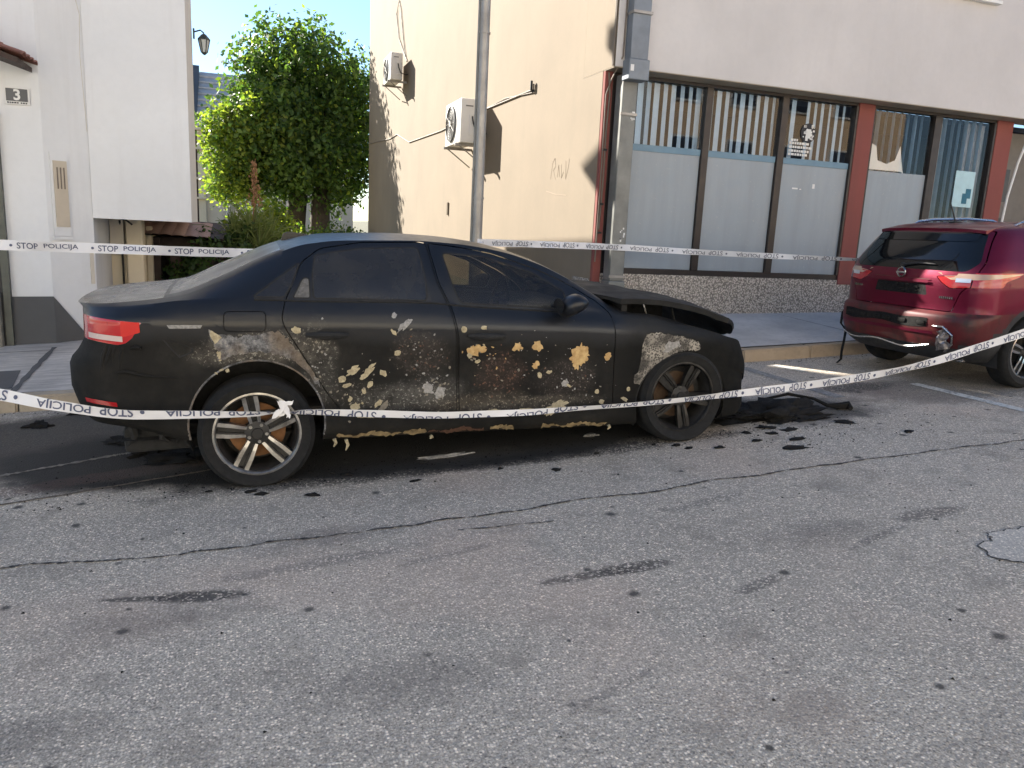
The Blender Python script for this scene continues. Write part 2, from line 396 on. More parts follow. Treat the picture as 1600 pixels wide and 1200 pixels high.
M['leaf_light'] = leaf_mat('pale_and_sunlit_leaf', (.14, .20, .03), (.26, .30, .06), .6)  # yellow-green also carries the sunlit look of the tree's low foliage
M['leaf_yucca'] = leaf_mat('strap_leaf', (.12, .17, .06), (.26, .29, .12), .3)
M['dry'] = plain('dry_flower', (.30, .17, .09), .9, var=.3, scale=30)
M['tape'] = plain('white_tape', (.70, .70, .72), .35, var=.05, scale=3)
M['char'] = plain('charred_scrap', (.011, .0105, .010), .9, var=.5, scale=30, bump=.8, bscale=60, spec=.25)
M['glow_glass'] = plain('lantern_glass', (.5, .55, .55), .2)
M['lamp_iron'] = plain('lantern_iron', (.06, .075, .07), .5, .4)
M['door_metal'] = plain('painted_metal_door', (.085, .09, .075), .5, .2, var=.2)
M['door_glass'] = plain('wired_door_glass', (.42, .42, .34), .35, var=.2)
M['stone_clad'] = plain('stone_cladding', (.22, .20, .16), .85, var=.5, scale=12, bump=.6)
M['meter'] = plain('meter_box_beige', (.52, .45, .35), .6, var=.07)
M['plate_blue'] = plain('enamel_dark', (.045, .05, .06), .35, var=.1)
# ------------------------------------------------------------------ ground, road, pavement
KERB_V = 6.95
def pave_z(u, v):
    s = min(1, max(0, (v-KERB_V)/2.05)); a = gz(u)+.13
    t = min(1, max(0, (u-2.5)/2)); b = (gz(u)+.14)*(1-t) + (.44+.02*u)*t
    if u > 12: b = max(b, a)
    return a*(1-s)+b*s

def sheet(name, us, vs, zf, mat, kind='structure', parent=None, jit=0., thick=0.):
    mb = MB(); n = len(vs); P = [(u, v, zf(u, v) + (rng.uniform(-jit, jit) if jit else 0)) for u in us for v in vs]
    F = [(i*n+j, (i+1)*n+j, (i+1)*n+j+1, i*n+j+1) for i in range(len(us)-1) for j in range(n-1)]
    mb.add(P, F); o = mb.build(name, mat, parent, smooth=True, recalc=False)
    if kind: o['kind'] = kind
    return o
def lin(a, b, n): return [a+(b-a)*i/(n-1) for i in range(n)]

sheet('ground', lin(-400, 400, 41), lin(-400, 400, 41), lambda u, v: gz(max(-60, min(60, u)))-.05, M['earth'])
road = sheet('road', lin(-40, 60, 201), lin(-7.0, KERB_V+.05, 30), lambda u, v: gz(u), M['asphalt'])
sheet('pavement', lin(0.2, 40, 120), lin(KERB_V+.16, 9.4, 10), pave_z, M['pavement'])['label'] = 'grey concrete pavement below the shop windows'
pl = sheet('pavement', lin(-30, 0.19, 110), lin(KERB_V+.16, 12.5, 14), pave_z, M['pavement_ripple'])
pl['label'] = 'rippled concrete pavement in front of the white house'
sheet('yard', lin(-.4, 4.18, 12), lin(9.41, 60, 40), lambda u, v: pave_z(u, 9.0) + .01*(v-9), M['earth'])
sheet('opposite_pavement', lin(-40, 60, 60), lin(-9.2, -7.15, 4), lambda u, v: gz(u)+.13, M['pavement'])
# kerb: single stones, butted
ks = thing('kerb', 'weathered tan kerb stones edging the pavement', 'kerb'); del ks['category']; ks['kind'] = 'structure'
u = -12.0; i = 0
while u < 16:
    L = rng.uniform(.85, 1.1); mb = MB(); dz = rng.uniform(-.006, .006); dv = rng.uniform(-.008, .008)
    z0, z1 = gz(u), gz(u+L-.012)
    bm = bmesh.new()
    vs = [bm.verts.new(p) for p in [(u, KERB_V+dv, z0-.1), (u+L-.012, KERB_V+dv, z1-.1), (u+L-.012, KERB_V+.155, z1-.1), (u, KERB_V+.155, z0-.1),
          (u, KERB_V+dv+.02, z0+.13+dz), (u+L-.012, KERB_V+dv+.02, z1+.13+dz), (u+L-.012, KERB_V+.155, z1+.134), (u, KERB_V+.155, z0+.134)]]
    for f in [(0,3,2,1),(4,5,6,7),(0,1,5,4),(1,2,6,5),(2,3,7,6),(3,0,4,7)]: bm.faces.new([vs[q] for q in f])
    bmesh.ops.bevel(bm, geom=bm.edges[:], offset=.014, segments=2, affect='EDGES')
    mb.bm(bm); mb.build('kerb_stone', M['kerb'] if u > 1 else M['kerb_grey'], ks, smooth=50)
    u += L; i += 1
mb = MB()
mb.prism([(-40, -7.16), (60, -7.16), (60, -7.0), (-40, -7.0)], 0, 1)
mb.v = [(a, b, gz(a) + (.13 if c else -.1)) for a, b, c in mb.v]
tag(mb.build('opposite_kerb', M['kerb_grey']), kind='structure')

def ribbon(path, width, dz, wj=.3, sub=10):
    """irregular flat strip on the road through (u, v) points"""
    pts = []
    for a, b in zip(path[:-1], path[1:]):
        for k in range(sub):
            t = k/sub; pts.append((a[0]+(b[0]-a[0])*t, a[1]+(b[1]-a[1])*t))
    pts.append(path[-1]); V = []; F = []
    for i, (pu, pv) in enumerate(pts):
        a = pts[max(0, i-1)]; b = pts[min(len(pts)-1, i+1)]; d = Vector((b[0]-a[0], b[1]-a[1])).normalized(); n = Vector((-d.y, d.x))
        w = width*(1+rng.uniform(-wj, wj))/2
        for s in (-1, 1):
            q = Vector((pu, pv))+n*w*s; V.append((q.x, q.y, gz(q.x)+dz))
        if i: F.append((2*i-2, 2*i-1, 2*i+1, 2*i))
    return MB().add(V, F)
# long crack, wandering
def wander(path, amp, n):
    out = []; off = 0
    for a, b in zip(path[:-1], path[1:]):
        for k in range(n):
            t = k/n; off = off*.8 + rng.uniform(-amp, amp); out.append((a[0]+(b[0]-a[0])*t, a[1]+(b[1]-a[1])*t+off))
    return out + [path[-1]]
ribbon(wander([(-3, 3.9), (-1.041, 3.738), (.039, 3.659), (1.334, 3.651), (3.025, 3.74), (5.196, 3.764), (8, 3.9)], .013, 26), .013, .004, .9, 3).build('crack', M['crack'], road, recalc=False)
ribbon(wander([(1.0, 3.50), (1.5, 3.46)], .008, 10), .007, .004, .8, 3).build('crack', M['crack'], road, recalc=False)
ribbon(wander([(-3, 4.45), (-1.265, 4.638), (-.312, 4.878), (.1, 4.98)], .006, 20), .022, .004, .5, 3).build('seam', plain('sandy_seam', (.13, .105, .08), .9, var=.5, scale=30), road, recalc=False)
# bay markings and a painted streak of sunlight
def marking(poly, mat, name='line_and_sun_streak'):
    V = [(a, b, gz(a)+.004) for a, b in poly]; MB().add(V, [tuple(range(len(V)))]).build(name, mat, road, recalc=False)
marking([(5.94, 5.5), (6.05, 5.5), (6.06, 4.0), (5.95, 4.0)], M['paint'])
marking([(4.88, 6.7), (5.0, 6.7), (4.98, 5.25), (4.86, 5.25)], M['paint_faded'])
marking([(5.27, 6.70), (5.36, 6.70), (5.46, 6.32), (5.37, 6.32)], M['paint'])  # sunlight streak on the road, laid down as paint colour
ribbon(wander([(-2.2, 4.92), (-1.402, 5.188), (-.81, 5.432), (-.7, 5.48)], .004, 12), .035, .004, .8, 3).build('line_and_sun_streak', plain('sooty_line', (.20, .18, .15), .9, var=.6, scale=30), road, recalc=False)
# pale concrete patch
pp = [(3.32, 2.53), (3.42, 2.545), (3.47, 2.60), (3.62, 2.61), (3.9, 2.59), (4.1, 2.45), (3.95, 2.25), (3.6, 2.2), (3.36, 2.27), (3.25, 2.40)]
q_ = []
for (a, b), (c, d) in zip(pp, pp[1:]+pp[:1]):
    for t in range(6): q_.append((a+(c-a)*t/6+rng.uniform(-.012, .012), b+(d-b)*t/6+rng.uniform(-.012, .012)))
pp = q_
MB().add([(a, b, gz(a)+.005) for a, b in pp], [tuple(range(len(pp)))]).build('concrete_patch', M['patch'], road, recalc=False)
ribbon(pp+[pp[0]], .016, .004, .6, 4).build('crack', M['crack'], road, recalc=False)
# flat dark patch by the left edge and the joint beside it
dark_quad = [(-2.6, 8.14), (-1.96, 8.14), (-1.83, 7.29), (-2.5, 7.2)]
MB().add([(a, b, pave_z(a, b)+.005) for a, b in dark_quad], [(0, 1, 2, 3)]).build('pavement_dark_patch', M['dark_plinth'], pl, recalc=False)
jr = ribbon([(-1.95, 9.5), (-1.79, 7.12)], .05, 0, .4, 12); jr.v = [(a, b, pave_z(a, b)+.004) for a, b, c in jr.v]
jr.build('joint', M['dark_plinth'], pl, recalc=False)
jr = ribbon([(-3.5, 9.2), (-1.95, 9.3)], .02, 0, .4, 12); jr.v = [(a, b, pave_z(a, b)+.004) for a, b, c in jr.v]
jr.build('joint', M['dark_plinth'], pl, recalc=False)
for uu in (2.5, 4.6, 7.1, 9.3, 11.6):
    jr = ribbon([(uu, 7.12), (uu-.1, 8.95)], .014, 0, .5, 12); jr.v = [(a, b, pave_z(a, b)+.004) for a, b, c in jr.v]
    jr.build('joint', M['crack'], bpy.data.objects['pavement'], recalc=False)

# ------------------------------------------------------------------ beige corner block
UC = 4.19; VB = 9.0; VU = 8.70; BH = 10.2
bld = thing('corner_building', 'beige rendered corner block with shop windows and overhanging upper floor', 'building', (0, 0, 0))
MB().box((UC, 9.6, -.2), (UC+.3, 27.5, BH-.2)).box((UC+.3, 27.2, -.2), (24, 27.5, BH-.2)).box((UC, VB+.02, -.2), (UC+.11, 9.6, 3.487)).build('gable_wall', M['beige'], bld)
MB().box((UC, VU, 3.49), (24, VU+.3, BH)).box((UC, VU+.3, 3.49), (UC+.3, 9.598, BH)).build('upper_wall', M['front_shade'], bld)
bpy.data.objects['upper_wall'].data.materials.append(M['beige'])
for p in bpy.data.objects['upper_wall'].data.polygons:
    if p.normal.x < -.9: p.material_index = 1  # faces turned to the sun take the darker copy of the render
MB().box((UC+.004, VU+.004, 3.48), (24, VB+.1, 3.489)).build('soffit', M['soffit'], bld)
MB().box((UC-.1, VU-.35, BH), (24.3, 27.8, BH+.25)).build('roof_slab', M['grey_wall'], bld)
# plinth, top weathered
mb = MB()
pts = lin(4.3, 10.95, 24)
V = []; 
for q in pts: V += [(q, VB-.03, pave_z(q, VB)-.15), (q, VB-.03, 1.06), (q, VB+.12, 1.06)]
F = [(3*i, 3*i+3, 3*i+4, 3*i+1) for i in range(len(pts)-1)] + [(3*i+1, 3*i+4, 3*i+5, 3*i+2) for i in range(len(pts)-1)]
mb.add(V, F).build('plinth', M['pebble'], bld, recalc=False)
MB().box((UC-.012, VB+.03, .2), (UC-.001, 9.55, .98)).build('plinth_return', M['pebble'], bld)
# red pillars
for a, b, zb in ((UC+.004, 4.30, .2), (8.055, 8.325, 1.0), (10.63, 10.95, .3)):
    MB().bevbox((a, VB-.045, zb), (b, VB+.12, 3.479), .006).build('pillar', M['red'], bld)
# room behind the glass
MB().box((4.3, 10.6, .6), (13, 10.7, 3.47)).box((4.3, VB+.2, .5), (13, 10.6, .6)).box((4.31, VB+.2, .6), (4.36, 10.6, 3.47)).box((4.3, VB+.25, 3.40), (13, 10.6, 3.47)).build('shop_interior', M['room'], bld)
ZB, ZT, ZR = 1.13, 3.44, 2.64
panes = [(4.36, 5.637), (5.733, 6.802), (6.905, 8.05), (8.33, 9.444), (9.577, 10.625)]
MB().box((4.31, VB-.02, 1.06), (10.63, VB+.09, ZB)).build('window_sill_frame', M['frame_brown'], bld)
MB().box((4.31, VB-.02, ZT), (10.63, VB+.09, 3.478)).build('window_head_frame', M['frame_brown'], bld)
for a, b in ((5.637, 5.733), (6.802, 6.905), (8.02, 8.056), (8.324, 8.36), (9.444, 9.577), (10.59, 10.631), (4.302, 4.36)):
    MB().bevbox((a, VB-.035, ZB), (b, VB+.09, ZT), .004).build('mullion', M['frame_brown'], bld)
for i, (a, b) in enumerate(panes):
    w = MB().add([(a+.002, VB+.015, ZB+.002), (b-.002, VB+.015, ZB+.002), (b-.002, VB+.015, ZT-.002), (a+.002, VB+.015, ZT-.002)], [(0, 1, 2, 3)]).build('window', M['glass'], bld, recalc=False)
    lo = ZR-.02 if i != 4 else ZB
    if i != 4:
        MB().box((a+.004, VB+.008, ZB+.004), (b-.004, VB+.011, ZR-.03)).build('frosted_film', M['film'], w)
    else:
        MB().box((a+.004, VB+.008, ZB+.004), (a+.05, VB+.011, ZT-.1)).build('frosted_film', M['film'], w)
    if i < 3:
        MB().bevbox((a+.003, VB-.002, ZR-.045), (b-.003, VB+.0075, ZR+.035), .002).build('transom_strip', M['rail_blue'], w)
    # vertical blind slats, each hanging at its own turn
    step = .118 if i < 3 else .135; x = a+.05
    proto = None
    while x < b-.04:
        if i == 2 and .22 < (x-a)/(b-a) < .30: x += step; continue
        ang = math.radians(rng.uniform(22, 38)) if i < 3 else math.radians(rng.uniform(60, 78))
        wd2 = .058; hgt = ZT-lo
        if proto is None:
            s = MB(); n = 6
            V = [(-wd2+2*wd2*k/n, .006*math.sin(math.pi*k/n), z) for z in (0, hgt) for k in range(n+1)]
            s.add(V, [(k, k+1, n+2+k, n+1+k) for k in range(n)]); proto = s.mesh('blind_slat', M['slat'], True, False)
        link('blind_slat', proto, w, (x, VB+.09+rng.uniform(-.004, .004), lo), (0, rng.uniform(-.006, .006), ang)); x += step*rng.uniform(.94, 1.06)
# right-hand bay: pale curtain and papers stuck to the glass
wins = [o for o in bld.children if o.name.startswith('window') and o.data.materials[0] == M['glass']]
w5 = wins[4]; w3 = wins[2]; w4 = wins[3]
cv = []; n = 40
for z in (ZB+.02, ZT-.03):
    for k in range(n+1):
        t = k/n; cv.append((10.16+.42*t, VB+.12+.02*math.sin(t*22), z))
MB().add(cv, [(k, k+1, n+2+k, n+1+k) for k in range(n)]).build('curtain', plain('grey_net_curtain', (.30, .31, .33), .9), w5, recalc=False)
MB().box((10.02, VB+.004, 2.20), (10.40, VB+.010, 2.72)).build('notice', M['poster_cyan'], w5)
MB().box((10.20, VB+.001, 2.25), (10.30, VB+.0035, 2.40)).box((10.26, VB-.001, 2.33), (10.36, VB+.003, 2.47)).build('notice_print', M['ink_teal'], w5)
# round dark logo with lines of illegible lettering below it
lg = MB().lathe([(.0, 0), (.125, 0), (.125, .004), (0, .004)], 28, 'y', 0, (7.29, VB+.004, 3.02)); lg.build('logo_disc', M['ink'], w3)
lg = MB()
for k in range(26):
    aa = rng.uniform(0, 6.28); rr = rng.uniform(.03, .115); s = rng.uniform(.008, .02); c0 = (7.29+rr*math.cos(aa), 3.02+rr*math.sin(aa))
    lg.box((c0[0]-s, VB+.001, c0[1]-s), (c0[0]+s, VB+.0035, c0[1]+s*.7))
lg.box((7.25, VB+.0005, 2.95), (7.33, VB+.0033, 3.07)); lg.build('logo_marks', M['paper'], w3)
lg = MB()
for r_, (zz, x0, x1) in enumerate(((2.86, 7.0, 7.30), (2.81, 7.0, 7.34), (2.76, 7.0, 7.34), (2.715, 7.0, 7.32), (2.90, 7.02, 7.12))):
    x = x0
    while x < x1:
        l = rng.uniform(.02, .05); lg.box((x, VB+.004, zz), (x+l, VB+.009, zz+.03)); x += l+.012
lg.build('lettering_strips', M['paper'], w3)
MB().add([(8.36, VB+.03, 2.63), (9.0, VB+.03, 2.63), (9.05, VB+.035, 2.60), (8.98, VB+.035, 2.80), (8.93, VB+.03, 2.98), (8.86, VB+.03, 2.78), (8.72, VB+.03, 2.72), (8.55, VB+.03, 2.76), (8.50, VB+.03, 2.95), (8.36, VB+.03, 3.0)], [tuple(range(10))]).build('torn_paper', M['paper'], w4, recalc=False)
MB().box((7.13, VB+.005, 2.275), (7.22, VB+.007, 2.295)).box((7.25, VB+.005, 2.272), (7.28, VB+.007, 2.285)).box((7.46, VB+.005, 2.30), (7.50, VB+.007, 2.36)).build('sticker_scraps', M['paper'], w3)
# doorway beyond the last pillar
dr = MB(); dr.box((10.96, VB+.35, .4), (12.6, VB+.45, 3.478)).build('entrance_door', plain('entrance_door_paint', (.16, .145, .125), .6), bld)
d = [o for o in bld.children if o.name.startswith('entrance_door')][0]
for z0, z1 in ((2.35, 2.85), (1.55, 2.1), (.8, 1.3)):
    MB().box((11.12, VB+.335, z0), (11.5, VB+.349, z1)).build('door_panel', plain('door_panel_dark', (.05, .045, .04), .4), d)
MB().box((12.6, VB-.02, .3), (24, VB+.3, 3.479)).build('side_wall', M['red'], bld)
MB().tube([(11.35, VB-.02, 3.46), (11.28, VB-.05, 3.3), (11.15, VB-.05, 2.9), (11.05, VB-.05, 2.4), (11.0, VB-.04, 1.6)], .018, 8).build('hanging_pipe', M['white_plastic'], bld, smooth=True)
# upper window whose sill just shows
MB().bevbox((8.4, VU-.09, 4.90), (9.95, VU+.02, 4.945), .006).build('upper_sill', M['white_plastic'], bld)
MB().box((8.5, VU-.004, 4.95), (9.85, VU+.01, 6.3)).build('upper_window', M['glass'], bld)
# downpipe: wide square funnel over a narrower box pipe, clips, base sleeve
MB().bevbox((4.30, VU-.16, 3.56), (4.53, VU-.006, BH), .008).build('downpipe_upper', M['pipe_blue'], bld)
MB().bevbox((4.285, VU-.18, 3.33), (4.55, VU-.002, 3.56), .01).build('downpipe_hopper', M['pipe_blue'], bld)
MB().bevbox((4.31, VU-.01, .98), (4.50, VU+.19, 3.42), .01).build('downpipe_lower', M['pipe'], bld)
MB().bevbox((4.295, VU-.03, .3), (4.515, VU+.20, .98), .012).build('downpipe_base', M['pipe'], bld)
for z in (4.05, 2.95, 1.02):
    MB().box((4.292, VU-.185 if z > 3.5 else VU-.025, z), (4.54 if z > 3.5 else 4.512, VU+.0, z+.03)).build('pipe_clip', M['steel'], bld)
MB().box((4.302, VU-.183, 3.42), (4.345, VU-.181, 3.49)).build('pipe_sticker', M['paper'], bld)
st = MB()
for k in range(9):
    x, z = rng.uniform(4.40, 4.46), rng.uniform(1.45, 1.65); s = rng.uniform(.008, .022); st.box((x, VU-.0125, z), (x+s, VU-.0108, z+s*1.4))
for k in range(6):
    x, z = rng.uniform(4.41, 4.47), rng.uniform(2.9, 3.0); s = rng.uniform(.008, .02); st.box((x, VU-.0125, z), (x+s*2, VU-.0108, z+s))
st.build('pasted_scraps', M['paper'], bld)['kind'] = 'stuff'
# cables on the corner
for off, zt in ((.03, BH), (.055, BH)):
    MB().tube([(UC-.012, VU+off, zt), (UC-.012, VU+off, 3.5)], .008, 6).build('wall_cable', M['cable'], bld, smooth=True)
MB().tube([(4.235, VB-.055, 3.46), (4.26, VB-.06, 3.2), (4.245, VB-.055, 2.8), (4.25, VB-.055, 2.2), (4.235, VB-.055, 1.6)], .011, 6).build('wall_cable', M['cable'], bld, smooth=True)
MB().tube([(4.28, VU-.02, 4.4), (4.275, VU-.02, 3.6), (4.24, VB-.10, 3.35), (4.21, VB-.06, 3.2), (4.215, VB-.06, 2.4), (4.21, VB-.06, 1.2)], .009, 6).build('wall_cable', M['cable'], bld, smooth=True)
for z in (2.55, 1.9, 1.55): MB().box((4.225, VB-.075, z), (4.27, VB-.044, z+.025)).build('cable_clip', M['cable_black'], bld)
# sagging cable across the gable
gp = [(27.4, 4.2), (23.4, 4.0), (22.3, 4.02), (20.6, 3.66), (17.15, 3.60), (13.96, 3.64), (12.76, 3.63), (11.41, 3.62), (11.41, 3.70)]
MB().tube([(UC-.015, v, z) for v, z in gp], .012, 6).build('wall_cable', M['cable'], bld, smooth=True)
MB().tube([(UC-.015, v, z+.05*math.sin(i*2.1)) for i, (v, z) in enumerate(gp[5:8])], .008, 6).build('wall_cable', M['cable'], bld, smooth=True)
MB().tube([(UC-.015, 11.41, 3.58), (UC-.05, 11.41, 3.62), (UC-.05, 11.41, 3.74)], .02, 6).build('cable_hook', M['cable_black'], bld)
# marks on the gable: scratched scrawl, chalky wiped patch, rust run, damp
k = Mat('gable_chalk', (.66, .62, .55), .9); ms = k.n('MixShader'); tb = k.n('BsdfTransparent')
nz = k.noise(7, 5, .7, k.mapped((1, 2.6, .7)))
k.L(k.math('MULTIPLY', k.ramp(nz, [(.42, 0.), (.62, .8)]), k.blob((0, 10.28, 1.75), (1, .27, .22), 0, .5, 6, .45)), ms.inputs[0]); k.L(tb.outputs[0], ms.inputs[1]); k.L(k.b.outputs[0], ms.inputs[2]); k.L(ms.outputs[0], k.t.nodes['Material Output'].inputs[0])
MB().box((UC-.006, 9.9, 1.35), (UC-.004, 10.75, 2.15)).build('chalk_smear', k.m, bld)
def scrawl(strokes, r, mat, nm):
    for s in strokes: MB().tube([(UC+.001, v, z) for v, z in s], r, 5).build(nm, mat, bld)
sk = plain('scratch_brown', (.33, .26, .19), .9)
scrawl([[(10.55, 2.28), (10.5, 2.5), (10.42, 2.56), (10.38, 2.45), (10.46, 2.40), (10.36, 2.27)], [(10.30, 2.30), (10.27, 2.46), (10.22, 2.30)], [(10.18, 2.46), (10.15, 2.28), (10.08, 2.36)], [(10.02, 2.5), (10.0, 2.26), (9.93, 2.4), (9.9, 2.52)], [(10.7, 2.12), (10.3, 2.06), (9.95, 2.04)]], .0045, sk, 'scratch')
MB().tube([(UC-.004, 16.35, 1.8), (UC-.004, 16.34, 2.06)], .035, 5).build('wall_stain', plain('stain_dark', (.20, .16, .12), .9), bld)

# ------------------------------------------------------------------ air conditioners
def aircon(label, u0, u1, v0, v1, z0, z1):
    t = thing('air_conditioner', label, 'air conditioner', ((u0+u1)/2, (v0+v1)/2, z0), group='outdoor air conditioning units on the gable')
    cx, cy = (u0+u1)/2, (v0+v1)/2; w, d, h = (u1-u0)/2, (v1-v0)/2, z1-z0
    MB().bevbox((-w, -d, 0), (w, d, h), .018).build('casing', M['white_plastic'], t, smooth=35)
    fr = h*.42; fc = (-w-.001, d*.18, h*.5)
    MB().lathe([(0, -.001), (fr, -.001), (fr, -.03), (fr-.02, -.035), (fr-.02, -.012), (0, -.012)], 40, 'x', 0, fc).build('fan_recess', M['grille_grey'], t, smooth=30)
    g = MB()
    for rr in [fr*q/7 for q in range(1, 7)]:
        g.tube([(-w-.03, fc[1]+rr*math.cos(a), fc[2]+rr*math.sin(a)) for a in lin(0, 2*math.pi, 33)], .004, 4, cap=False)
    for a in lin(0, 2*math.pi, 13)[:-1]: g.tube([(-w-.032, fc[1], fc[2]), (-w-.032, fc[1]+fr*math.cos(a), fc[2]+fr*math.sin(a))], .004, 4)
    g.build('fan_grille', M['steel'], t)
    MB().lathe([(0, -.036), (.06, -.036), (.06, -.03)], 20, 'x', 0, (-w, fc[1], fc[2])).build('fan_hub', M['steel'], t)
    MB().box((-w*.5, -d-.003, h*.82), (w*.3, -d-.001, h*.85)).build('side_vent', M['grille_grey'], t)
    MB().bevbox((-w*.1, -d-.02, h*.18), (w*.75, -d-.001, h*.66), .006).build('service_cover', M['white_plastic'], t)
    MB().tube([(w*.2, -d-.02, h*.6), (w*.25, -d-.06, h*.45), (w*.6, -d-.06, h*.25), (w+.08, -d-.03, h*.2), (w+.14, -d+.02, h*.25)], .014, 6).build('refrigerant_pipe', M['cable_black'], t, smooth=True)
    for s in (-.75, .75):
        MB().box((-w-.06, d*s-.02, -.05), (w+.145, d*s+.02, -.005)).tube([(w+.12, d*s, -.35), (-w+.02, d*s, -.04)], .012, 5).build('bracket', M['steel'], t)
    return t
aircon('white air conditioner unit on the gable wall, half behind the grey pole', 3.70, 4.04, 13.75, 14.85, 3.03, 3.78)
aircon('smaller, higher air conditioner unit near the far end of the gable', 3.72, 4.03, 20.9, 21.95, 5.22, 5.88)
cb = MB().tube([(4.16, 21.0, 5.7), (4.165, 22.2, 6.5), (4.165, 22.6, 7.2), (4.165, 22.3, 7.5), (4.165, 22.0, 7.2), (4.165, 21.6, 6.4), (4.16, 21.2, 5.8)], .014, 6)
cb.build('wall_cable', M['cable'], bld, smooth=True)

# ------------------------------------------------------------------ steel pole
pt = thing('steel_pole', 'tall grey galvanised pole on the pavement behind the black sedan', 'pole', (2.47, 8.35, pave_z(2.47, 8.35)))
MB().tube([(0, 0, 0), (0, 0, 2.2), (0, 0, 7)], [.062, .060, .052], 20).build('shaft', M['steel'], pt, smooth=True)
MB().tube([(-.066, -.01, .1), (-.062, -.01, 3), (-.056, -.01, 6.9)], .014, 6).build('conduit', M['pipe'], pt, smooth=True)
MB().bevbox((-.14, -.14, -.01), (.14, .14, .02), .004).build('base_plate', M['steel'], pt)
for z in (1.6, 3.3, 5.0): MB().lathe([(.064, 0), (.067, 0), (.067, .02), (.064, .02)], 20, 'z', 0, (0, 0, z)).build('strap', M['steel'], pt)
# ------------------------------------------------------------------ white house on the left
wh = thing('white_house', 'white rendered house with projecting upper storey and dark grey plinth', 'house', (0, 0, 0))
MB().prism([(-9, 9.85), (-2.0, 9.85), (-1.6, 10.12), (-1.6, 17.88), (-9, 17.88)], -.3, 9.0).build('wall', M['white_wall'], wh)
MB().box((-1.598, 10.10, 1.45), (-.55, 11.5, 9.0)).build('upper_storey', M['white_wall'], wh)
MB().prism([(-1.598, 11.502), (-.60, 11.502), (-.94, 17.88), (-1.598, 17.88)], 1.55, 9.0).build('side_wall', M['white_wall'], wh)
MB().prism([(-9, 17.882), (-.97, 17.882), (-1.12, 22), (-9, 22)], -.3, 7.15).build('rear_wing', M['cream_wall'], wh)
MB().prism([(-9.3, 9.5), (-.3, 9.5), (-.6, 17.6), (-9.3, 17.6)], 9.0, 9.25).build('roof_slab', M['tile_red'], wh)
MB().prism([(18.95, 8.15), (17.885, 8.62), (17.885, 7.7)], -2.2, -1.05, 'x').build('shadow_wedge_prism', M['tile_red'], wh)  # unseen prism added to cast a wedge shadow on the gable
# cellar recess below the projecting storey
MB().box((-1.598, 11.3, -.2), (-1.42, 18, 1.55)).build('recess_wall', M['cream_wall'], wh)
MB().bevbox((-1.40, 11.15, -.2), (-1.20, 11.42, 1.447), .02).build('column', M['cream_wall'], wh)
MB().tube([(-1.46, 11.25, -.1), (-1.46, 11.25, 1.2), (-1.47, 11.2, 1.43)], .014, 6).build('pipe', M['cable_black'], wh)
MB().prism([(11.2, 1.0), (11.2, 1.449), (12.0, 1.449)], -1.59, -1.43, 'x').build('bracket', M['grey_wall'], wh)
MB().tube([(-1.38, 11.0, 1.445), (-1.30, 11.0, 1.38)], .012, 5).build('peg', M['cable_black'], wh)
# dark plinth: level on the front, cut on a slant round the chamfer
MB().add([(-2.45, 9.835, -.05), (-1.995, 9.835, -.05), (-1.995, 9.835, .57), (-2.45, 9.835, .56)], [(0, 1, 2, 3)]).add([(-1.995, 9.835, -.05), (-1.70, 10.035, 0), (-1.72, 10.02, .12), (-1.995, 9.835, .57)], [(0, 1, 2, 3)]).build('plinth', M['dark_plinth'], wh)
# meter box
d = Vector((.4, .27, 0)).normalized(); nrm = Vector((d.y, -d.x, 0)); o0 = Vector((-2.0, 9.85, 0))
def ch(s, out, z): p = o0 + d*s + nrm*out; return (p.x, p.y, z)
def chbox(s0, s1, o0_, o1_, z0, z1):
    return MB().add([ch(s0,o0_,z0), ch(s1,o0_,z0), ch(s1,o1_,z0), ch(s0,o1_,z0), ch(s0,o0_,z1), ch(s1,o0_,z1), ch(s1,o1_,z1), ch(s0,o1_,z1)], [(0,3,2,1),(4,5,6,7),(0,1,5,4),(1,2,6,5),(2,3,7,6),(3,0,4,7)])
mt = chbox(.05, .23, .002, .02, 1.24, 2.14).build('meter_surround', M['white_wall'], wh)
chbox(.075, .215, .021, .035, 1.34, 2.05).build('meter_door', M['meter'], mt)
for s in (.105, .14, .175): chbox(s, s+.012, .036, .041, 1.75, 1.98).build('louvre', M['cable'], mt)
chbox(.04, .24, .002, .03, 1.20, 1.235).build('meter_sill', M['white_wall'], mt)
# tiled canopy over the door at the frame edge
cn = MB().prism([(-3.6, 3.50), (-2.05, 2.98), (-2.05, 2.93), (-3.6, 3.42)], 9.25, 9.83, 'y').build('canopy_boards', M['timber_dark'], wh)
tproto = None
for r_ in range(9):
    a = -2.0-.19*r_; za = 3.0+.335*.19*r_
    for c_ in range(4):
        if tproto is None:
            V = []; n = 6
            for x in (0, -.23):
                for kk in range(n+1):
                    w = kk/n; V.append((x, .17*w, .03*math.sin(math.pi*w) + (.012 if x == 0 else 0)))
                for kk in range(n+1):
                    w = kk/n; V.append((x, .17*w, .03*math.sin(math.pi*w) - .014 + (.012 if x == 0 else 0)))
            F = [(k, k+1, 2*n+3+k, 2*n+2+k) for k in range(n)] + [(n+1+k, 3*n+3+k, 3*n+4+k, n+2+k) for k in range(n)] + [(k, n+1+k, n+2+k, k+1) for k in range(n)]
            tproto = MB().add(V, F).mesh('tile', M['tile_red'], 30)
        link('tile', tproto, cn, (a, 9.22+.155*c_, za+.01), (0, math.atan(.335), rng.uniform(-.02, .02)))
MB().tube([(-2.45, 9.3, 3.05), (-2.30, 9.3, 3.03)], .05, 10).build('canopy_lamp', M['lamp_iron'], cn)
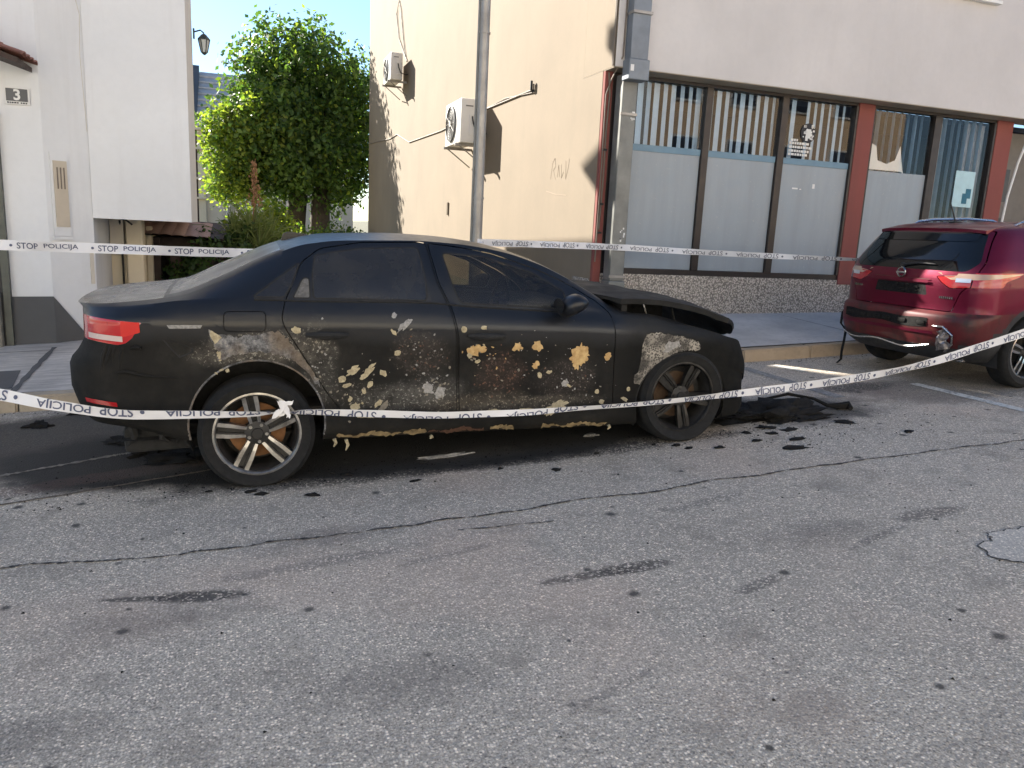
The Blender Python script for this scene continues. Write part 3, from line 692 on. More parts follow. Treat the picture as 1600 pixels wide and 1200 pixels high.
# metal door frame and stone foot at the extreme left
dr = MB().box((-2.47, 9.78, -.02), (-2.40, 9.849, 2.5)).build('door_frame', M['door_metal'], wh)
MB().box((-3.30, 9.80, .9), (-2.50, 9.845, 2.4)).build('door_glass', M['door_glass'], wh)
MB().box((-3.30, 9.79, 0), (-2.50, 9.845, .898)).build('door_leaf', M['door_metal'], wh)
for a, b, z0, z1 in ((-3.38, -3.302, -.02, 2.5), (-2.92, -2.88, .9, 2.4), (-3.30, -2.50, 2.402, 2.5), (-3.30, -2.50, 1.6, 1.64)): MB().box((a, 9.775, z0), (b, 9.798 if z1-z0 < .2 or b-a < .06 else 9.849, z1)).build('door_bar', M['door_metal'], wh)
MB().tube([(-3.22, 9.76, 1.0), (-3.22, 9.74, 1.02), (-3.12, 9.74, 1.02)], .011, 6).build('door_handle', M['steel'], wh)
MB().box((-2.50, 9.79, -.02), (-2.475, 9.846, 2.45)).build('door_frame', M['dark_plastic'], wh)
MB().bevbox((-2.60, 9.70, -.05), (-2.49, 9.799, .62), .02).build('stone_foot', M['stone_clad'], wh)
MB().tube([ch(.47, .0, 4.2), ch(.40, .0, 3.9), ch(.46, .0, 3.62), ch(.44, .0, 3.2), ch(.47, .0, 2.4)], .0035, 5).build('hairline_crack', M['grey_wall'], wh)
# slot by the corner of the chamfer
chbox(.42, .46, .001, .012, .70, 1.05).build('wall_slot', M['grey_wall'], wh)

# house number plate
npz = thing('house_number_plate', 'small dark enamel house number plate reading 3', 'sign', (-2.205, 9.845, 2.68))
MB().bevbox((-.115, -.018, -.085), (.115, -.002, .085), .004).build('backing', M['paper'], npz)
MB().box((-.102, -.022, -.052), (.098, -.0185, .075)).build('face', M['plate_blue'], npz)
def text_mesh(s, size, offset=0., align='CENTER', res=3):
    cu = bpy.data.curves.new('lettering', 'FONT'); cu.body = s; cu.size = size; cu.align_x = align; cu.align_y = 'CENTER'; cu.offset = offset; cu.resolution_u = res; cu.extrude = 0
    o = bpy.data.objects.new('lettering', cu); COL.objects.link(o); dg = bpy.context.evaluated_depsgraph_get(); dg.update()
    me = bpy.data.meshes.new_from_object(o.evaluated_get(dg)); bpy.data.objects.remove(o); bpy.data.curves.remove(cu)
    return me
me = text_mesh('3', .15, .004); me.materials.clear(); me.materials.append(M['paper']); link('numeral', me, npz, (0, -.024, .008), (math.pi/2, 0, 0))
ln = MB(); x = -.095
while x < .09:
    l = rng.uniform(.010, .02); ln.box((x, -.0212, -.074), (x+l, -.0185, -.060))
    x += l + (.006 if not -.01 < x < .0 else .02)
ln.build('small_print', M['ink'], npz)['kind'] = 'stuff'

# wall lantern
lt = thing('wall_lantern', 'small four-sided iron lantern on the corner of the white house', 'lamp', (-.53, 11.35, 3.62))
MB().box((.0, -.03, .14), (.02, .03, .26)).tube([(.01, 0, .22), (.09, 0, .25), (.13, 0, .22)], .01, 6).build('arm', M['lamp_iron'], lt)
MB().lathe([(.0, .22), (.03, .2), (.075, .15), (.078, .135), (.0, .135)], 6, 'z', 0, (.13, 0, 0)).build('cap', M['lamp_iron'], lt)
MB().lathe([(.066, .134), (.036, -.02)], 6, 'z', 0, (.13, 0, 0)).build('glass', M['glow_glass'], lt)
fr = MB()
for k in range(6):
    a = math.pi/3*k; fr.tube([(.13+.07*math.cos(a), .07*math.sin(a), .134), (.13+.038*math.cos(a), .038*math.sin(a), -.02)], .006, 5)
fr.lathe([(.04, -.015), (.02, -.04), (0, -.05)], 6, 'z', 0, (.13, 0, 0)); fr.build('frame', M['lamp_iron'], lt)

# ------------------------------------------------------------------ shed with tiled lean-to roof
sh = thing('garden_shed', 'low dark timber shed with clay tile lean-to beside the white house', 'shed', (0, 0, 0))
MB().box((-1.20, 13.35, 0), (-.2, 13.45, 1.25)).box((-1.24, 12.6, 0), (-1.13, 13.35, 1.2)).box((-.35, 12.7, 0), (-.22, 13.35, 1.15)).build('wall', M['timber_dark'], sh)
for k in range(5): MB().bevbox((-1.02+.14*k, 12.86, .05), (-.885+.14*k, 12.89, 1.0), .004).build('door_board', M['timber_brown'], sh)
MB().box((-1.14, 12.75, 1.06), (-.1, 12.85, 1.22)).build('lintel', M['timber_dark'], sh)
MB().bevbox((-1.30, 12.45, .2), (-1.22, 12.6, 1.35), .015).build('post', M['cream_wall'], sh)
rf = MB().add([(-1.32, 12.35, 1.26), (-.25, 12.35, 1.21), (-.15, 14.0, 1.42), (-1.32, 14.0, 1.46)], [(0, 1, 2, 3)]).add([(-1.32, 12.35, 1.23), (-.25, 12.35, 1.18), (-.15, 14.0, 1.39), (-1.32, 14.0, 1.43)], [(3, 2, 1, 0)]).build('roof', M['timber_dark'], sh)
tpale = tproto.copy(); tpale.materials[0] = plain('pale_tile', (.42, .29, .25), .8, var=.25, scale=9)
for r_ in range(8):
    for c_ in range(6): link('tile', tpale, rf, (-1.28+.17*c_, 12.42+.19*r_, 1.285-.006*c_+.022*r_), (0, math.radians(-7), math.radians(90)+rng.uniform(-.03, .03))).scale = (1, 1, .4)

# ------------------------------------------------------------------ far house
fh = thing('far_house', 'distant grey house with pale tiled roof beyond the tree', 'house', (0, 0, 0))
MB().box((-7, 45, -1), (6, 55, 6.05)).build('wall', M['grey_wall'], fh)
MB().prism([(44.3, 6.0), (50, 9.6), (55.7, 6.0), (50, 6.2)], -2.05, 6.6, 'x').build('roof', M['tile_grey'], fh)
rr = [o for o in fh.children if o.name.startswith('roof')][0]
for k in range(9):
    t = k/9; MB().box((-2.06, 44.28+5.7*t, 6.03+3.6*t), (6.62, 44.33+5.7*t, 6.12+3.6*t)).build('tile_course', M['tile_grey'], rr)
MB().prism([(44.6, 6.4), (49.8, 9.9), (49.8, 9.4), (44.6, 5.9)], -2.6, -2.05, 'x').build('roof_verge', M['dark_plinth'], rr)
MB().box((-7.2, 44.2, 5.85), (6.6, 44.4, 6.05)).build('gutter', M['cream_wall'], fh)
MB().box((-2.05, 44.6, -1), (-1.70, 44.95, 5.9)).build('corner_post', M['cream_wall'], fh)
MB().box((-2.35, 44.8, -1), (-2.05, 44.99, 5.9)).build('dark_strip', M['timber_dark'], fh)
for z in (4.9, 3.4, 2.4): MB().box((-2.5, 44.4, z), (-1.65, 44.6, z+.1)).build('rung', M['cream_wall'], fh)
w = MB().box((-.62, 44.95, 1.6), (.2, 44.99, 2.6)).build('window', M['glass'], fh); MB().box((-.75, 44.9, 1.5), (-.62, 44.985, 2.7)).box((.2, 44.9, 1.5), (.33, 44.985, 2.7)).build('window_frame', M['white_plastic'], w)

# ------------------------------------------------------------------ houses across the street, behind the camera (mirrored in paint and glass)
def opposite(u0, u1, h, mat, label, roof):
    t = thing('opposite_house', label, 'house', (0, 0, 0), group='houses across the street')
    MB().box((u0, -15, -3), (u1, -9.2, h)).build('wall', mat, t)
    MB().prism([(-15.4, h), (-12.1, h+2.2), (-8.8, h)], u0-.2, u1+.2, 'x').build('roof', roof, t)
    x = u0+1.0
    while x < u1-1.4:
        for z in (1.2, 4.0, 6.8):
            if z+1.4 < h:
                f = MB().box((x-.08, -9.21, z-.08), (x+1.18, -9.12, z+1.48)).build('window_frame', M['white_plastic'], t)
                MB().box((x, -9.115, z), (x+1.1, -9.105, z+1.4)).build('pane', M['room'], f)
        x += 2.5
opposite(-16, -6.2, 8.8, M['white_wall'], 'pale two-storey house across the street, seen only in reflections', M['tile_red'])
opposite(-6.0, 3.4, 9.8, M['cream_wall'], 'cream house across the street, seen only in reflections', M['tile_red'])
opposite(3.6, 14.5, 9.2, M['white_wall'], 'white house across the street opposite the shop windows, seen only in reflections', M['tile_grey'])
opposite(14.7, 27, 9.6, M['ochre_wall'], 'ochre house uphill across the street, seen only in reflections', M['tile_red'])
# ------------------------------------------------------------------ vegetation
nrg = np.random.default_rng(5)
def leaf_mesh(name, centers, normals, size, mats, midx, asp=.6):
    """one small folded leaf (two triangles sharing a midrib -> quad pair) at each centre"""
    n = len(centers); d = nrg.normal(size=(n, 3)); d -= (d*normals).sum(1, keepdims=True)*normals; d /= np.linalg.norm(d, axis=1, keepdims=True)
    s = np.cross(normals, d); L = size[:, None]
    tip = centers + d*L*.5; base = centers - d*L*.5; a = centers + s*L*asp*.5 - normals*L*.06; b = centers - s*L*asp*.5 - normals*L*.06
    V = np.stack([base, a, tip, b], 1).reshape(-1, 3)
    me = bpy.data.meshes.new(name); me.vertices.add(4*n); me.vertices.foreach_set('co', V.astype(np.float32).ravel())
    me.loops.add(4*n); me.loops.foreach_set('vertex_index', np.arange(4*n, dtype=np.int32))
    me.polygons.add(n); me.polygons.foreach_set('loop_start', np.arange(0, 4*n, 4, dtype=np.int32)); me.polygons.foreach_set('loop_total', np.full(n, 4, dtype=np.int32))
    for m in mats: me.materials.append(m)
    me.polygons.foreach_set('material_index', midx.astype(np.int32)); me.update(); me.validate(); return me

def crown(blobs, n, size, clump, mats, weights, seed=1, up=.35):
    """leaves in clumps, thicker towards the outside of several overlapping ellipsoids"""
    g = np.random.default_rng(seed); C = []; N = []; vol = np.array([b[3]*b[4]*b[5] for b in blobs])**.7; vol /= vol.sum()
    for b, w in zip(blobs, vol):
        nc = max(3, int(n*w/26)); q = g.normal(size=(nc, 3)); q /= np.linalg.norm(q, axis=1, keepdims=True)
        r = g.uniform(.25, 1, nc)**.42; bump = 1 + .26*np.sin(q[:, :1]*5.3+b[0]) * np.cos(q[:, 2:]*4.7+b[1])
        cc = np.array(b[:3]) + q*r[:, None]*bump*np.array(b[3:6])
        for c, qq in zip(cc, q):
            m = int(g.integers(14, 40)); ax = qq + g.normal(size=3)*.5; ax /= np.linalg.norm(ax)
            t = g.uniform(-1, 1, (m, 1)); P = c + ax*t*clump*1.3 + g.normal(size=(m, 3))*clump*.42
            C.append(P); nn = qq*.5 + g.normal(size=(m, 3))*.75 + np.array([0, 0, up]); N.append(nn/np.linalg.norm(nn, axis=1, keepdims=True))
    C = np.concatenate(C); N = np.concatenate(N); S = g.uniform(.65, 1.25, len(C))*size
    mi = g.choice(len(mats), len(C), p=weights)
    return C, N, S, mi

tr = thing('linden_tree', 'tall leafy green tree with twin trunks between the two houses', 'tree', (0, 0, 0))
bl = [(1.95, 30.6, 5.9, 2.0, 2.3, 2.5), (.95, 30.0, 4.6, 1.75, 2.0, 1.8), (3.2, 31.2, 4.7, 2.4, 2.2, 2.3), (1.2, 30, 3.5, 1.9, 2.0, 1.4), (3.2, 30.6, 3.5, 2.2, 2.0, 1.4), (2.2, 30.8, 7.1, 1.5, 1.6, 1.5), (.65, 30.2, 6.0, 1.1, 1.2, 1.5), (4.0, 31.4, 6.2, 1.6, 1.6, 1.8), (.2, 29.6, 4.1, 1.1, 1.3, 1.3), (1.6, 29.2, 4.0, 1.8, 1.2, 1.6)]
def leafy(mats, C, N, S, mi, parent, name='crown'):
    return link(name, leaf_mesh(name, C, N, S, mats, mi), parent)
C, N, S, mi = crown(bl, 36000, .215, .38, [0, 1, 2], [.74, .12, .14], 3)
leafy([M['leaf'], M['leaf_light'], M['leaf_dark']], C, N, S, mi, tr)
C2, N2, S2, mi2 = crown([(-.35, 29.0, 4.0, .75, .8, 1.3), (-.2, 28.9, 2.9, .85, .8, 1.1), (.5, 28.7, 4.6, .9, .7, .8)], 8000, .16, .3, [0, 1], [.3, .7], 9)
leafy([M['leaf'], M['leaf_light']], C2, N2, S2, mi2, tr, 'lower_foliage')  # paler leaf mix puts sunlight on this cluster into the colour
def limb(a, b, r0, r1, n=8, bend=.25):
    a, b = Vector(a), Vector(b); P = []; R = []
    o = Vector((rng.uniform(-1, 1), rng.uniform(-1, 1), 0))*bend
    for i in range(n+1):
        t = i/n; P.append(a.lerp(b, t) + o*math.sin(math.pi*t)); R.append(r0+(r1-r0)*t)
    return P, R
for du, tops in ((1.95, [(.8, 30, 6.2), (1.9, 30.6, 7.8), (-.3, 29.7, 4.4)]), (2.75, [(3.6, 31.2, 6.2), (2.6, 30.8, 8.4), (3.7, 30.8, 3.6)])):
    mb = MB(); P, R = limb((du, 30.4, -.2), (du+.1, 30.4, 2.5), .42, .33, 8, .1); mb.tube(P, R, 14)
    for tp in tops:
        P, R = limb((du+.1, 30.4, 2.3), tp, .24, .04, 8, .35); mb.tube(P, R, 8)
        for q in range(4):
            i = rng.randint(3, 7); e = Vector(P[i]) + Vector((rng.uniform(-1.2, 1.2), rng.uniform(-1.2, 1.2), rng.uniform(.2, 1.2))); P2, R2 = limb(P[i], e, R[i]*.6, .015, 5, .15); mb.tube(P2, R2, 6)
    mb.build('trunk', M['bark'], tr, smooth=True)

def shrub(name, label, blobs, n, size, clump, mats, wts, seed, stems, cat='shrub'):
    t = thing(name, label, cat, (blobs[0][0], blobs[0][1], 0)); t.location = (0, 0, 0)
    C, N, S, mi = crown(blobs, n, size, clump, list(range(len(mats))), wts, seed); leafy(mats, C, N, S, mi, t, 'foliage')
    mb = MB()
    for s in stems: P, R = limb((s[0], s[1], .05), s[2:5], .025, .008, 6, .1); mb.tube(P, R, 6)
    mb.build('stem', M['bark'], t, smooth=True)
shrub('evergreen_shrub', 'dark broad-leaved shrub behind the boot of the black sedan', [(-.35, 12.6, .72, .62, .5, .55), (.12, 12.7, .95, .5, .4, .45), (-.72, 12.4, .5, .35, .35, .42)], 3600, .085, .10, [M['leaf_dark'], M['leaf']], [.75, .25], 11, [(-.3, 12.6, -.4, 12.6, .9), (0, 12.7, .1, 12.7, 1.1)])
shrub('light_shrub', 'bright yellow-green shrub glowing in the sun beside the tree trunk', [(.55, 17.5, 1.3, .5, .6, .6), (.2, 16.5, 1.15, .5, .5, .5), (.8, 19, 1.1, .45, .5, .5)], 4200, .10, .13, [M['leaf_light'], M['leaf']], [.7, .3], 12, [(.9, 17.5, 1.0, 17.5, 1.4)])
shrub('far_bush', 'low shaded bush at the far end of the gable wall', [(3.2, 26.5, .8, .9, .6, .7), (2.2, 27.5, .7, .8, .6, .5)], 3000, .12, .16, [M['leaf'], M['leaf_light']], [.7, .3], 13, [(3.2, 26.5, 3.2, 26.5, 1.2)])
# yucca with dry flower stalk
yc = thing('yucca_plant', 'spiky strap-leaved yucca with a dry brown flower stalk', 'plant', (.15, 12.9, .38))
def strap_leaves(n, L, base, seed, spread=1.15):
    g = random.Random(seed); mb = MB()
    for i in range(n):
        az = g.uniform(0, 6.283); el = g.uniform(.15, spread); l = L*g.uniform(.7, 1.1); w = .020*g.uniform(.8, 1.2); P = []
        for k in range(6):
            t = k/5; e = el + t*t*.5*el; r = l*t*math.sin(min(e, 1.7)); z = l*t*math.cos(min(e, 1.9))*(1 if t < .9 else .97)
            P.append((Vector((r*math.cos(az), r*math.sin(az), z))+Vector(base), w*(1-t)**.6+.001))
        sd = Vector((-math.sin(az), math.cos(az), 0)); V = []
        for p, ww in P: V += [p-sd*ww, p+Vector((0, 0, -.008)), p+sd*ww]
        F = []
        for k in range(5): F += [(3*k, 3*k+1, 3*k+4, 3*k+3), (3*k+1, 3*k+2, 3*k+5, 3*k+4)]
        mb.add(V, F)
    return mb
for j, (bx, by, bz) in enumerate(((0, 0, .85), (.28, .1, .75), (-.25, .05, .72), (.12, -.2, .6))):
    strap_leaves(70, .62, (bx, by, bz), 20+j).build('leaf_rosette', M['leaf_yucca'], yc, recalc=False)
    P, R = limb((bx*.5, by*.5, 0), (bx, by, bz), .05, .045, 5, .03); MB().tube(P, R, 8).build('stem', M['bark'], yc, smooth=True)
fl = MB(); P, R = limb((.02, 0, .85), (.08, 0, 2.05), .018, .006, 8, .03); fl.tube(P, R, 6)
for i in range(150):
    z = rng.uniform(1.35, 2.02); a = rng.uniform(0, 6.28); r = rng.uniform(.02, .14)*(1-(z-1.35)/.9); c = Vector((.06+r*math.cos(a), r*math.sin(a), z)); s = rng.uniform(.01, .022)
    bm = bmesh.new(); bmesh.ops.create_icosphere(bm, subdivisions=1, radius=s)
    for v in bm.verts: v.co = Vector((v.co.x*.7, v.co.y*.7, v.co.z*1.5)) + c
    fl.bm(bm)
    if i % 4 == 0: fl.tube([(.06, 0, z-.06), tuple(c)], .004, 4)
fl.build('flower_stalk', M['dry'], yc, recalc=False)
# ------------------------------------------------------------------ vehicle toolkit
def cookie(bm, polys, ok, ax=(0, 2)):
    """cut the mesh along polygon outlines seen from the side (ax picks the two coordinates)"""
    for P in polys:
        n = len(P)
        for i in range(n):
            a, b = P[i], P[(i+1) % n]; dx, dz = b[0]-a[0], b[1]-a[1]; L = math.hypot(dx, dz)
            if L < 1e-5: continue
            lo0, hi0 = min(a[0], b[0])-.035, max(a[0], b[0])+.035; lo1, hi1 = min(a[1], b[1])-.035, max(a[1], b[1])+.035
            fs = []
            for f in bm.faces:
                c = f.calc_center_median()
                if lo0 < c[ax[0]] < hi0 and lo1 < c[ax[1]] < hi1 and ok(f, c): fs.append(f)
            if not fs: continue
            es = set(); vs = set()
            for f in fs: es.update(f.edges); vs.update(f.verts)
            co = [0, 0, 0]; co[ax[0]] = a[0]; co[ax[1]] = a[1]; no = [0, 0, 0]; no[ax[0]] = -dz/L; no[ax[1]] = dx/L
            bmesh.ops.bisect_plane(bm, geom=fs+list(es)+list(vs), dist=1e-5, plane_co=co, plane_no=no)

def split_parts(bm, classify):
    """group faces by the key classify(face, centre) returns; None drops the face"""
    out = {}
    for f in bm.faces:
        k = classify(f, f.calc_center_median())
        if k is not None: out.setdefault(k, []).append(f)
    return out
def faces_to_obj(name, faces, mats, parent, deg=35, thick=0.):
    vm = {}; V = []; F = []
    for f in faces:
        r = []
        for v in f.verts:
            if v.index not in vm: vm[v.index] = len(V); V.append(tuple(v.co))
            r.append(vm[v.index])
        F.append(r)
    me = bpy.data.meshes.new(name); me.from_pydata(V, [], F)
    for m in (mats if isinstance(mats, (list, tuple)) else [mats]): me.materials.append(m)
    smooth_by_angle(me, deg); me.update()
    if thick:
        b2 = bmesh.new(); b2.from_mesh(me); be = [e for e in b2.edges if e.is_boundary]
        r = bmesh.ops.extrude_edge_only(b2, edges=be); 
        b2.normal_update()
        for v in [g for g in r['geom'] if isinstance(g, bmesh.types.BMVert)]:
            nn = Vector((0, 0, 0))
            for e in v.link_edges:
                o = e.other_vert(v)
                if o not in r['geom']: nn = o.normal
            v.co -= Vector((0, (1 if v.co.y > 0 else -1)*thick, 0)) if abs(v.co.y) > .3 else Vector((0, 0, thick))
        b2.to_mesh(me); b2.free(); smooth_by_angle(me, deg)
    return link(name, me, parent)

def wheel(parent, loc, side, R, rimR, width, rot0, spokes, mats, flat=0., steer=0., name='wheel', burnt=False):
    """side = -1: outer face towards -y. tyre > rim, spokes, hub, brake disc are children of the wheel"""
    T, RIM, SP, DK, DISC = mats
    s = side; w = width/2
    prof = [(rimR-.012, -w*.82), (rimR+.010, -w*.93), (rimR+.030, -w*1.0), ((R+rimR)/2+.01, -w*1.06), (R-.028, -w*.98), (R-.010, -w*.86), (R-.001, -w*.66), (R, -w*.3), (R, 0), (R, w*.3), (R-.001, w*.66), (R-.010, w*.86), (R-.028, w*.98), ((R+rimR)/2, w*1.06), (rimR, w*.9)]
    mb = MB(); mb.lathe([(r, h*(-s)) for r, h in prof] if s > 0 else prof, 64, 'y')
    if flat:
        V = []
        for x, y, z in mb.v:
            if z < -R+flat: z2 = -R+flat; y = y*(1+.22*((-R+flat)-z)/flat) ; x = x*1.0
            else: z2 = z
            if z < -rimR*.6 and math.hypot(x, z) > rimR+.01: y *= 1 + .16*min(1, (-z-rimR*.6)/.12)
            V.append((x, y, z2))
        mb.v = V
    t = mb.build(name, T, parent, smooth=45, loc=loc, rot=(0, 0, steer))
    yo = s*w*.80
    # rim barrel and bright lip
    b = MB().lathe([(rimR-.012, yo), (rimR-.026, yo-s*.02), (rimR-.040, yo-s*.10), (rimR-.045, -yo)], 48, 'y').build('rim_barrel', DK, t, smooth=40)
    MB().lathe([(rimR+.004, yo*1.0), (rimR+.004, yo+s*.010), (rimR-.010, yo+s*.012), (rimR-.020, yo+s*.002), (rimR-.020, yo-s*.012)], 64, 'y').build('rim_lip', RIM, t, smooth=50)
    MB().lathe([(0, yo-s*.105), (rimR*.66, yo-s*.105), (rimR*.66, yo-s*.12), (0, yo-s*.12)], 40, 'y').build('brake_disc', DISC, t, smooth=30)
    MB().lathe([(0, yo-s*.20), (rimR-.04, yo-s*.20)], 32, 'y').build('wheel_back', DK, t)
    return t, yo

def spoke_pair(t, yo, s, rimR, ang, RIM, DK, hub=.062, twist=0.):
    """twin-bar spoke: two bright-edged bars with a dark web between them"""
    ca, sa = math.cos(ang), math.sin(ang)
    def P(r, q, h): return (r*ca - q*sa, yo+s*h, r*sa + q*ca)
    for sg in (-1, 1):
        for mat, nm, q0, q1, dep in ((RIM, 'spoke', .017, .036, .0), (DK, 'spoke_flank', .009, .0175, -.010)):
            mb = MB(); V = []
            for r, k, h in ((hub*.9, .85, -.022), (rimR*.42, 1.02, -.012), (rimR*.62, 1.2, -.008), (rimR-.018, 1.25, -.002)):
                V += [P(r, sg*q0*k, h+dep), P(r, sg*q1*k, h+dep), P(r, sg*q1*k*1.04, h-.035), P(r, sg*q0*k, h-.035)]
            F = []
            for i in range(3):
                for j in range(4): F.append((4*i+j, 4*i+(j+1) % 4, 4*i+4+(j+1) % 4, 4*i+4+j))
            mb.add(V, F).build(nm, mat, t)
    mb = MB(); V = []
    for r, h in ((hub*.9, -.03), (rimR*.62, -.03), (rimR-.02, -.02)): V += [P(r, -.016, h-.008), P(r, .016, h-.008)]
    mb.add(V, [(0, 1, 3, 2), (2, 3, 5, 4)]).build('spoke_web', DK, t)

# ------------------------------------------------------------------ sedan materials
def burnt(name, patch=1.):
    """black paint; blistered, sooty and brown where the fire reached below the waist crease"""
    k = Mat(name, (.012, .013, .016), .3, coat=.0)
    x, z = k.sep(0), k.sep(2)
    n1 = k.noise(3.2, 4, .62); n2 = k.noise(19, 4, .68); n3 = k.noise(58, 3, .75); vv = k.vor(36)
    cre = k.math('ADD', .996, k.math('MULTIPLY', x, -.058))
    low = k.math('ADD', k.math('MULTIPLY', k.math('SUBTRACT', cre, z), 9.), k.math('MULTIPLY', k.math('SUBTRACT', n1, .5), 1.1), True)
    c = k.mix(low, (.009, .0105, .014), k.ramp(n1, [(.3, (.008, .0078, .007)), (.55, (.015, .0142, .0128)), (.75, (.027, .0255, .022))]))
    c = k.mix(k.math('MULTIPLY', k.ramp(n2, [(.50, 0.), (.72, .75)]), low), c, (.011, .011, .011))
    front = k.ramp(k.math('ADD', k.math('MULTIPLY', k.math('SUBTRACT', x, 3.25), 1.6), k.math('SUBTRACT', n1, .5)), [(.0, 0.), (.5, 1.)])
    c = k.mix(k.math('MULTIPLY', front, .88), c, k.ramp(n2, [(.3, (.006, .006, .006)), (.7, (.013, .013, .012))]))
    if patch:
        # scorched, crazed areas on the doors: each has its own outline
        vec = k.n('CombineXYZ'); k.L(x, vec.inputs[0]); k.L(z, vec.inputs[1])
        for cc, r, col, amt in [((2.0, .72), (.16, .13), (.062, .052, .045), .45), ((2.05, .50), (.20, .08), (.09, .086, .08), .5), ((2.52, .58), (.15, .13), (.065, .042, .033), .45), ((2.95, .50), (.20, .12), (.055, .045, .040), .45), ((1.62, .50), (.14, .08), (.06, .055, .047), .4), ((2.35, .40), (.3, .05), (.10, .085, .065), .5), ((1.40, .70), (.09, .22), (.085, .08, .07), .5), ((1.9, .46), (.34, .07), (.11, .105, .095), .5), ((2.7, .36), (.45, .04), (.10, .088, .07), .5), ((1.08, .80), (.34, .09), (.14, .125, .105), .55)]:
            b = k.blob(cc, r, 0, .55, 7, .4, vec.outputs[0]); c = k.mix(k.math('MULTIPLY', k.math('MULTIPLY', b, amt), k.ramp(n2, [(.36, .25), (.60, 1.)])), c, col)
            sp = k.math('MULTIPLY', b, k.ramp(n3, [(.57, 0.), (.62, .9)])); c = k.mix(k.math('MULTIPLY', sp, amt), c, tuple(min(.45, q*3.4) for q in col))
            hl = k.math('MULTIPLY', b, k.ramp(vv, [(.10, .8), (.22, 0.)])); c = k.mix(k.math('MULTIPLY', hl, amt), c, (.012, .011, .010))
    k.color(c); k.L(k.math('SUBTRACT', .42, k.math('MULTIPLY', low, .25)), k.b.inputs['Specular IOR Level'])
    rg = k.math('ADD', .34, k.math('MULTIPLY', low, .42)); rg = k.math('ADD', rg, k.math('MULTIPLY', front, .35)); rg = k.math('ADD', rg, k.math('MULTIPLY', k.math('SUBTRACT', n2, .5), .25), True)
    k.rough(rg)
    k.bump(k.math('MULTIPLY', k.math('ADD', n3, n2), k.math('ADD', .03, low)), .30, .004)
    return k.m
M['burnt'] = burnt('burnt_black_paint')
M['soot'] = plain('soot_black', (.012, .012, .012), .85, var=.4, scale=14, bump=.4, bscale=70)
k = Mat('hood_soot', (.012, .012, .012), .7, spec=.3); k.color(k.ramp(k.noise(9, 6, .65), [(.3, (.009, .009, .009)), (.7, (.022, .022, .022))])); k.rough(k.ramp(k.noise(6, 4), [(.3, .55), (.7, .8)])); M['hood'] = k.m
k = Mat('lid_dust_and_reflection', (.03, .032, .036), .3, coat=.0); k.color(k.ramp(k.noise(2.4, 5, .6), [(.3, (.045, .044, .042)), (.7, (.12, .113, .10))])); k.rough(k.ramp(k.noise(5, 4), [(.3, .18), (.7, .34)])); M['lid'] = k.m  # pale tan holds dust plus the wall's grazing reflection on the lid
def sooty_glass(name, trans, tint):
    k = Mat(name, (.012, .013, .016), .12, spec=.6); tb = k.n('BsdfTransparent'); tb.inputs[0].default_value = (*tint, 1); ms = k.n('MixShader')
    n = k.noise(2.2, 5, .6); f = k.ramp(n, [(.25, trans*.75), (.7, trans)]); k.L(f, ms.inputs[0]); k.L(k.b.outputs[0], ms.inputs[1]); k.L(tb.outputs[0], ms.inputs[2]); k.L(ms.outputs[0], k.t.nodes['Material Output'].inputs[0])
    k.color(k.ramp(k.noise(3.4, 6, .65), [(.3, (.010, .011, .014)), (.7, (.034, .032, .028))])); k.rough(k.ramp(n, [(.3, .08), (.7, .30)])); return k.m
M['glass_tint'] = sooty_glass('sooty_privacy_glass', .04, (.5, .5, .45)); M['glass_soot'] = sooty_glass('sooty_front_glass', .44, (.72, .68, .55)); k = Mat('screen_dust_and_reflection', (.13, .122, .108), .3, spec=.6); k.color(k.ramp(k.noise(2.2, 5, .6), [(.3, (.075, .072, .066)), (.7, (.17, .158, .138))])); k.rough(k.ramp(k.noise(4, 3), [(.3, .2), (.7, .42)])); M['glass_back'] = k.m  # rear screen colour carries its dust film and a painted wall reflection
M['tyre'] = plain('tyre_rubber', (.008, .008, .008), .9, var=.3, scale=12, bump=.3, bscale=90)
k = Mat('sooted_alloy', (.42, .41, .39), .35, .9); k.color(k.mix(k.ramp(k.noise(9, 6, .65), [(.40, 0.), (.70, .85)]), (.46, .45, .43), (.07, .065, .06))); M['alloy'] = k.m
k = Mat('burnt_alloy', (.12, .115, .11), .5, .7); k.color(k.mix(k.ramp(k.noise(9, 6, .65), [(.35, 0.), (.60, .92)]), (.055, .052, .048), (.012, .0115, .011))); M['alloy_burnt'] = k.m
M['rim_dark'] = plain('rim_dark', (.028, .027, .026), .55, .4, var=.3, scale=14)
M['rust_disc'] = plain('rusty_brake_disc', (.20, .092, .035), .7, .3, var=.4, scale=18)
k = Mat('tail_red', (.42, .012, .014), .18, coat=.6); M['tail_red'] = k.m
k = Mat('tail_orange_red', (.55, .022, .014), .18, coat=.6); M['tail_red2'] = k.m
M['tail_white'] = plain('tail_clear', (.55, .45, .42), .2, var=.08)
def flake_mat(nm, a, b, sc=60):
    k = Mat(nm, a, .85); k.color(k.ramp(k.noise(sc, 5, .65), [(.3, a), (.7, b)])); k.bump(k.noise(sc*2, 4), .5, .003); return k.m
M['fl_o'] = flake_mat('scorched_primer_ochre', (.34, .20, .075), (.60, .43, .20), 26)
M['fl_c'] = flake_mat('blistered_primer_cream', (.24, .20, .12), (.52, .45, .30), 45)
M['fl_g'] = flake_mat('bare_metal_grey', (.16, .155, .15), (.40, .39, .37), 50)
M['fl_corner'] = plain('reflection_grey_pane', (.11, .105, .095), .25, var=.6, scale=14)  # opaque grey stands in for the reflection in the corner glass
M['fl_s'] = flake_mat('scorched_sill', (.10, .07, .035), (.42, .32, .17), 22)
M['fl_d'] = flake_mat('sooty_primer', (.13, .115, .09), (.26, .23, .18), 60)
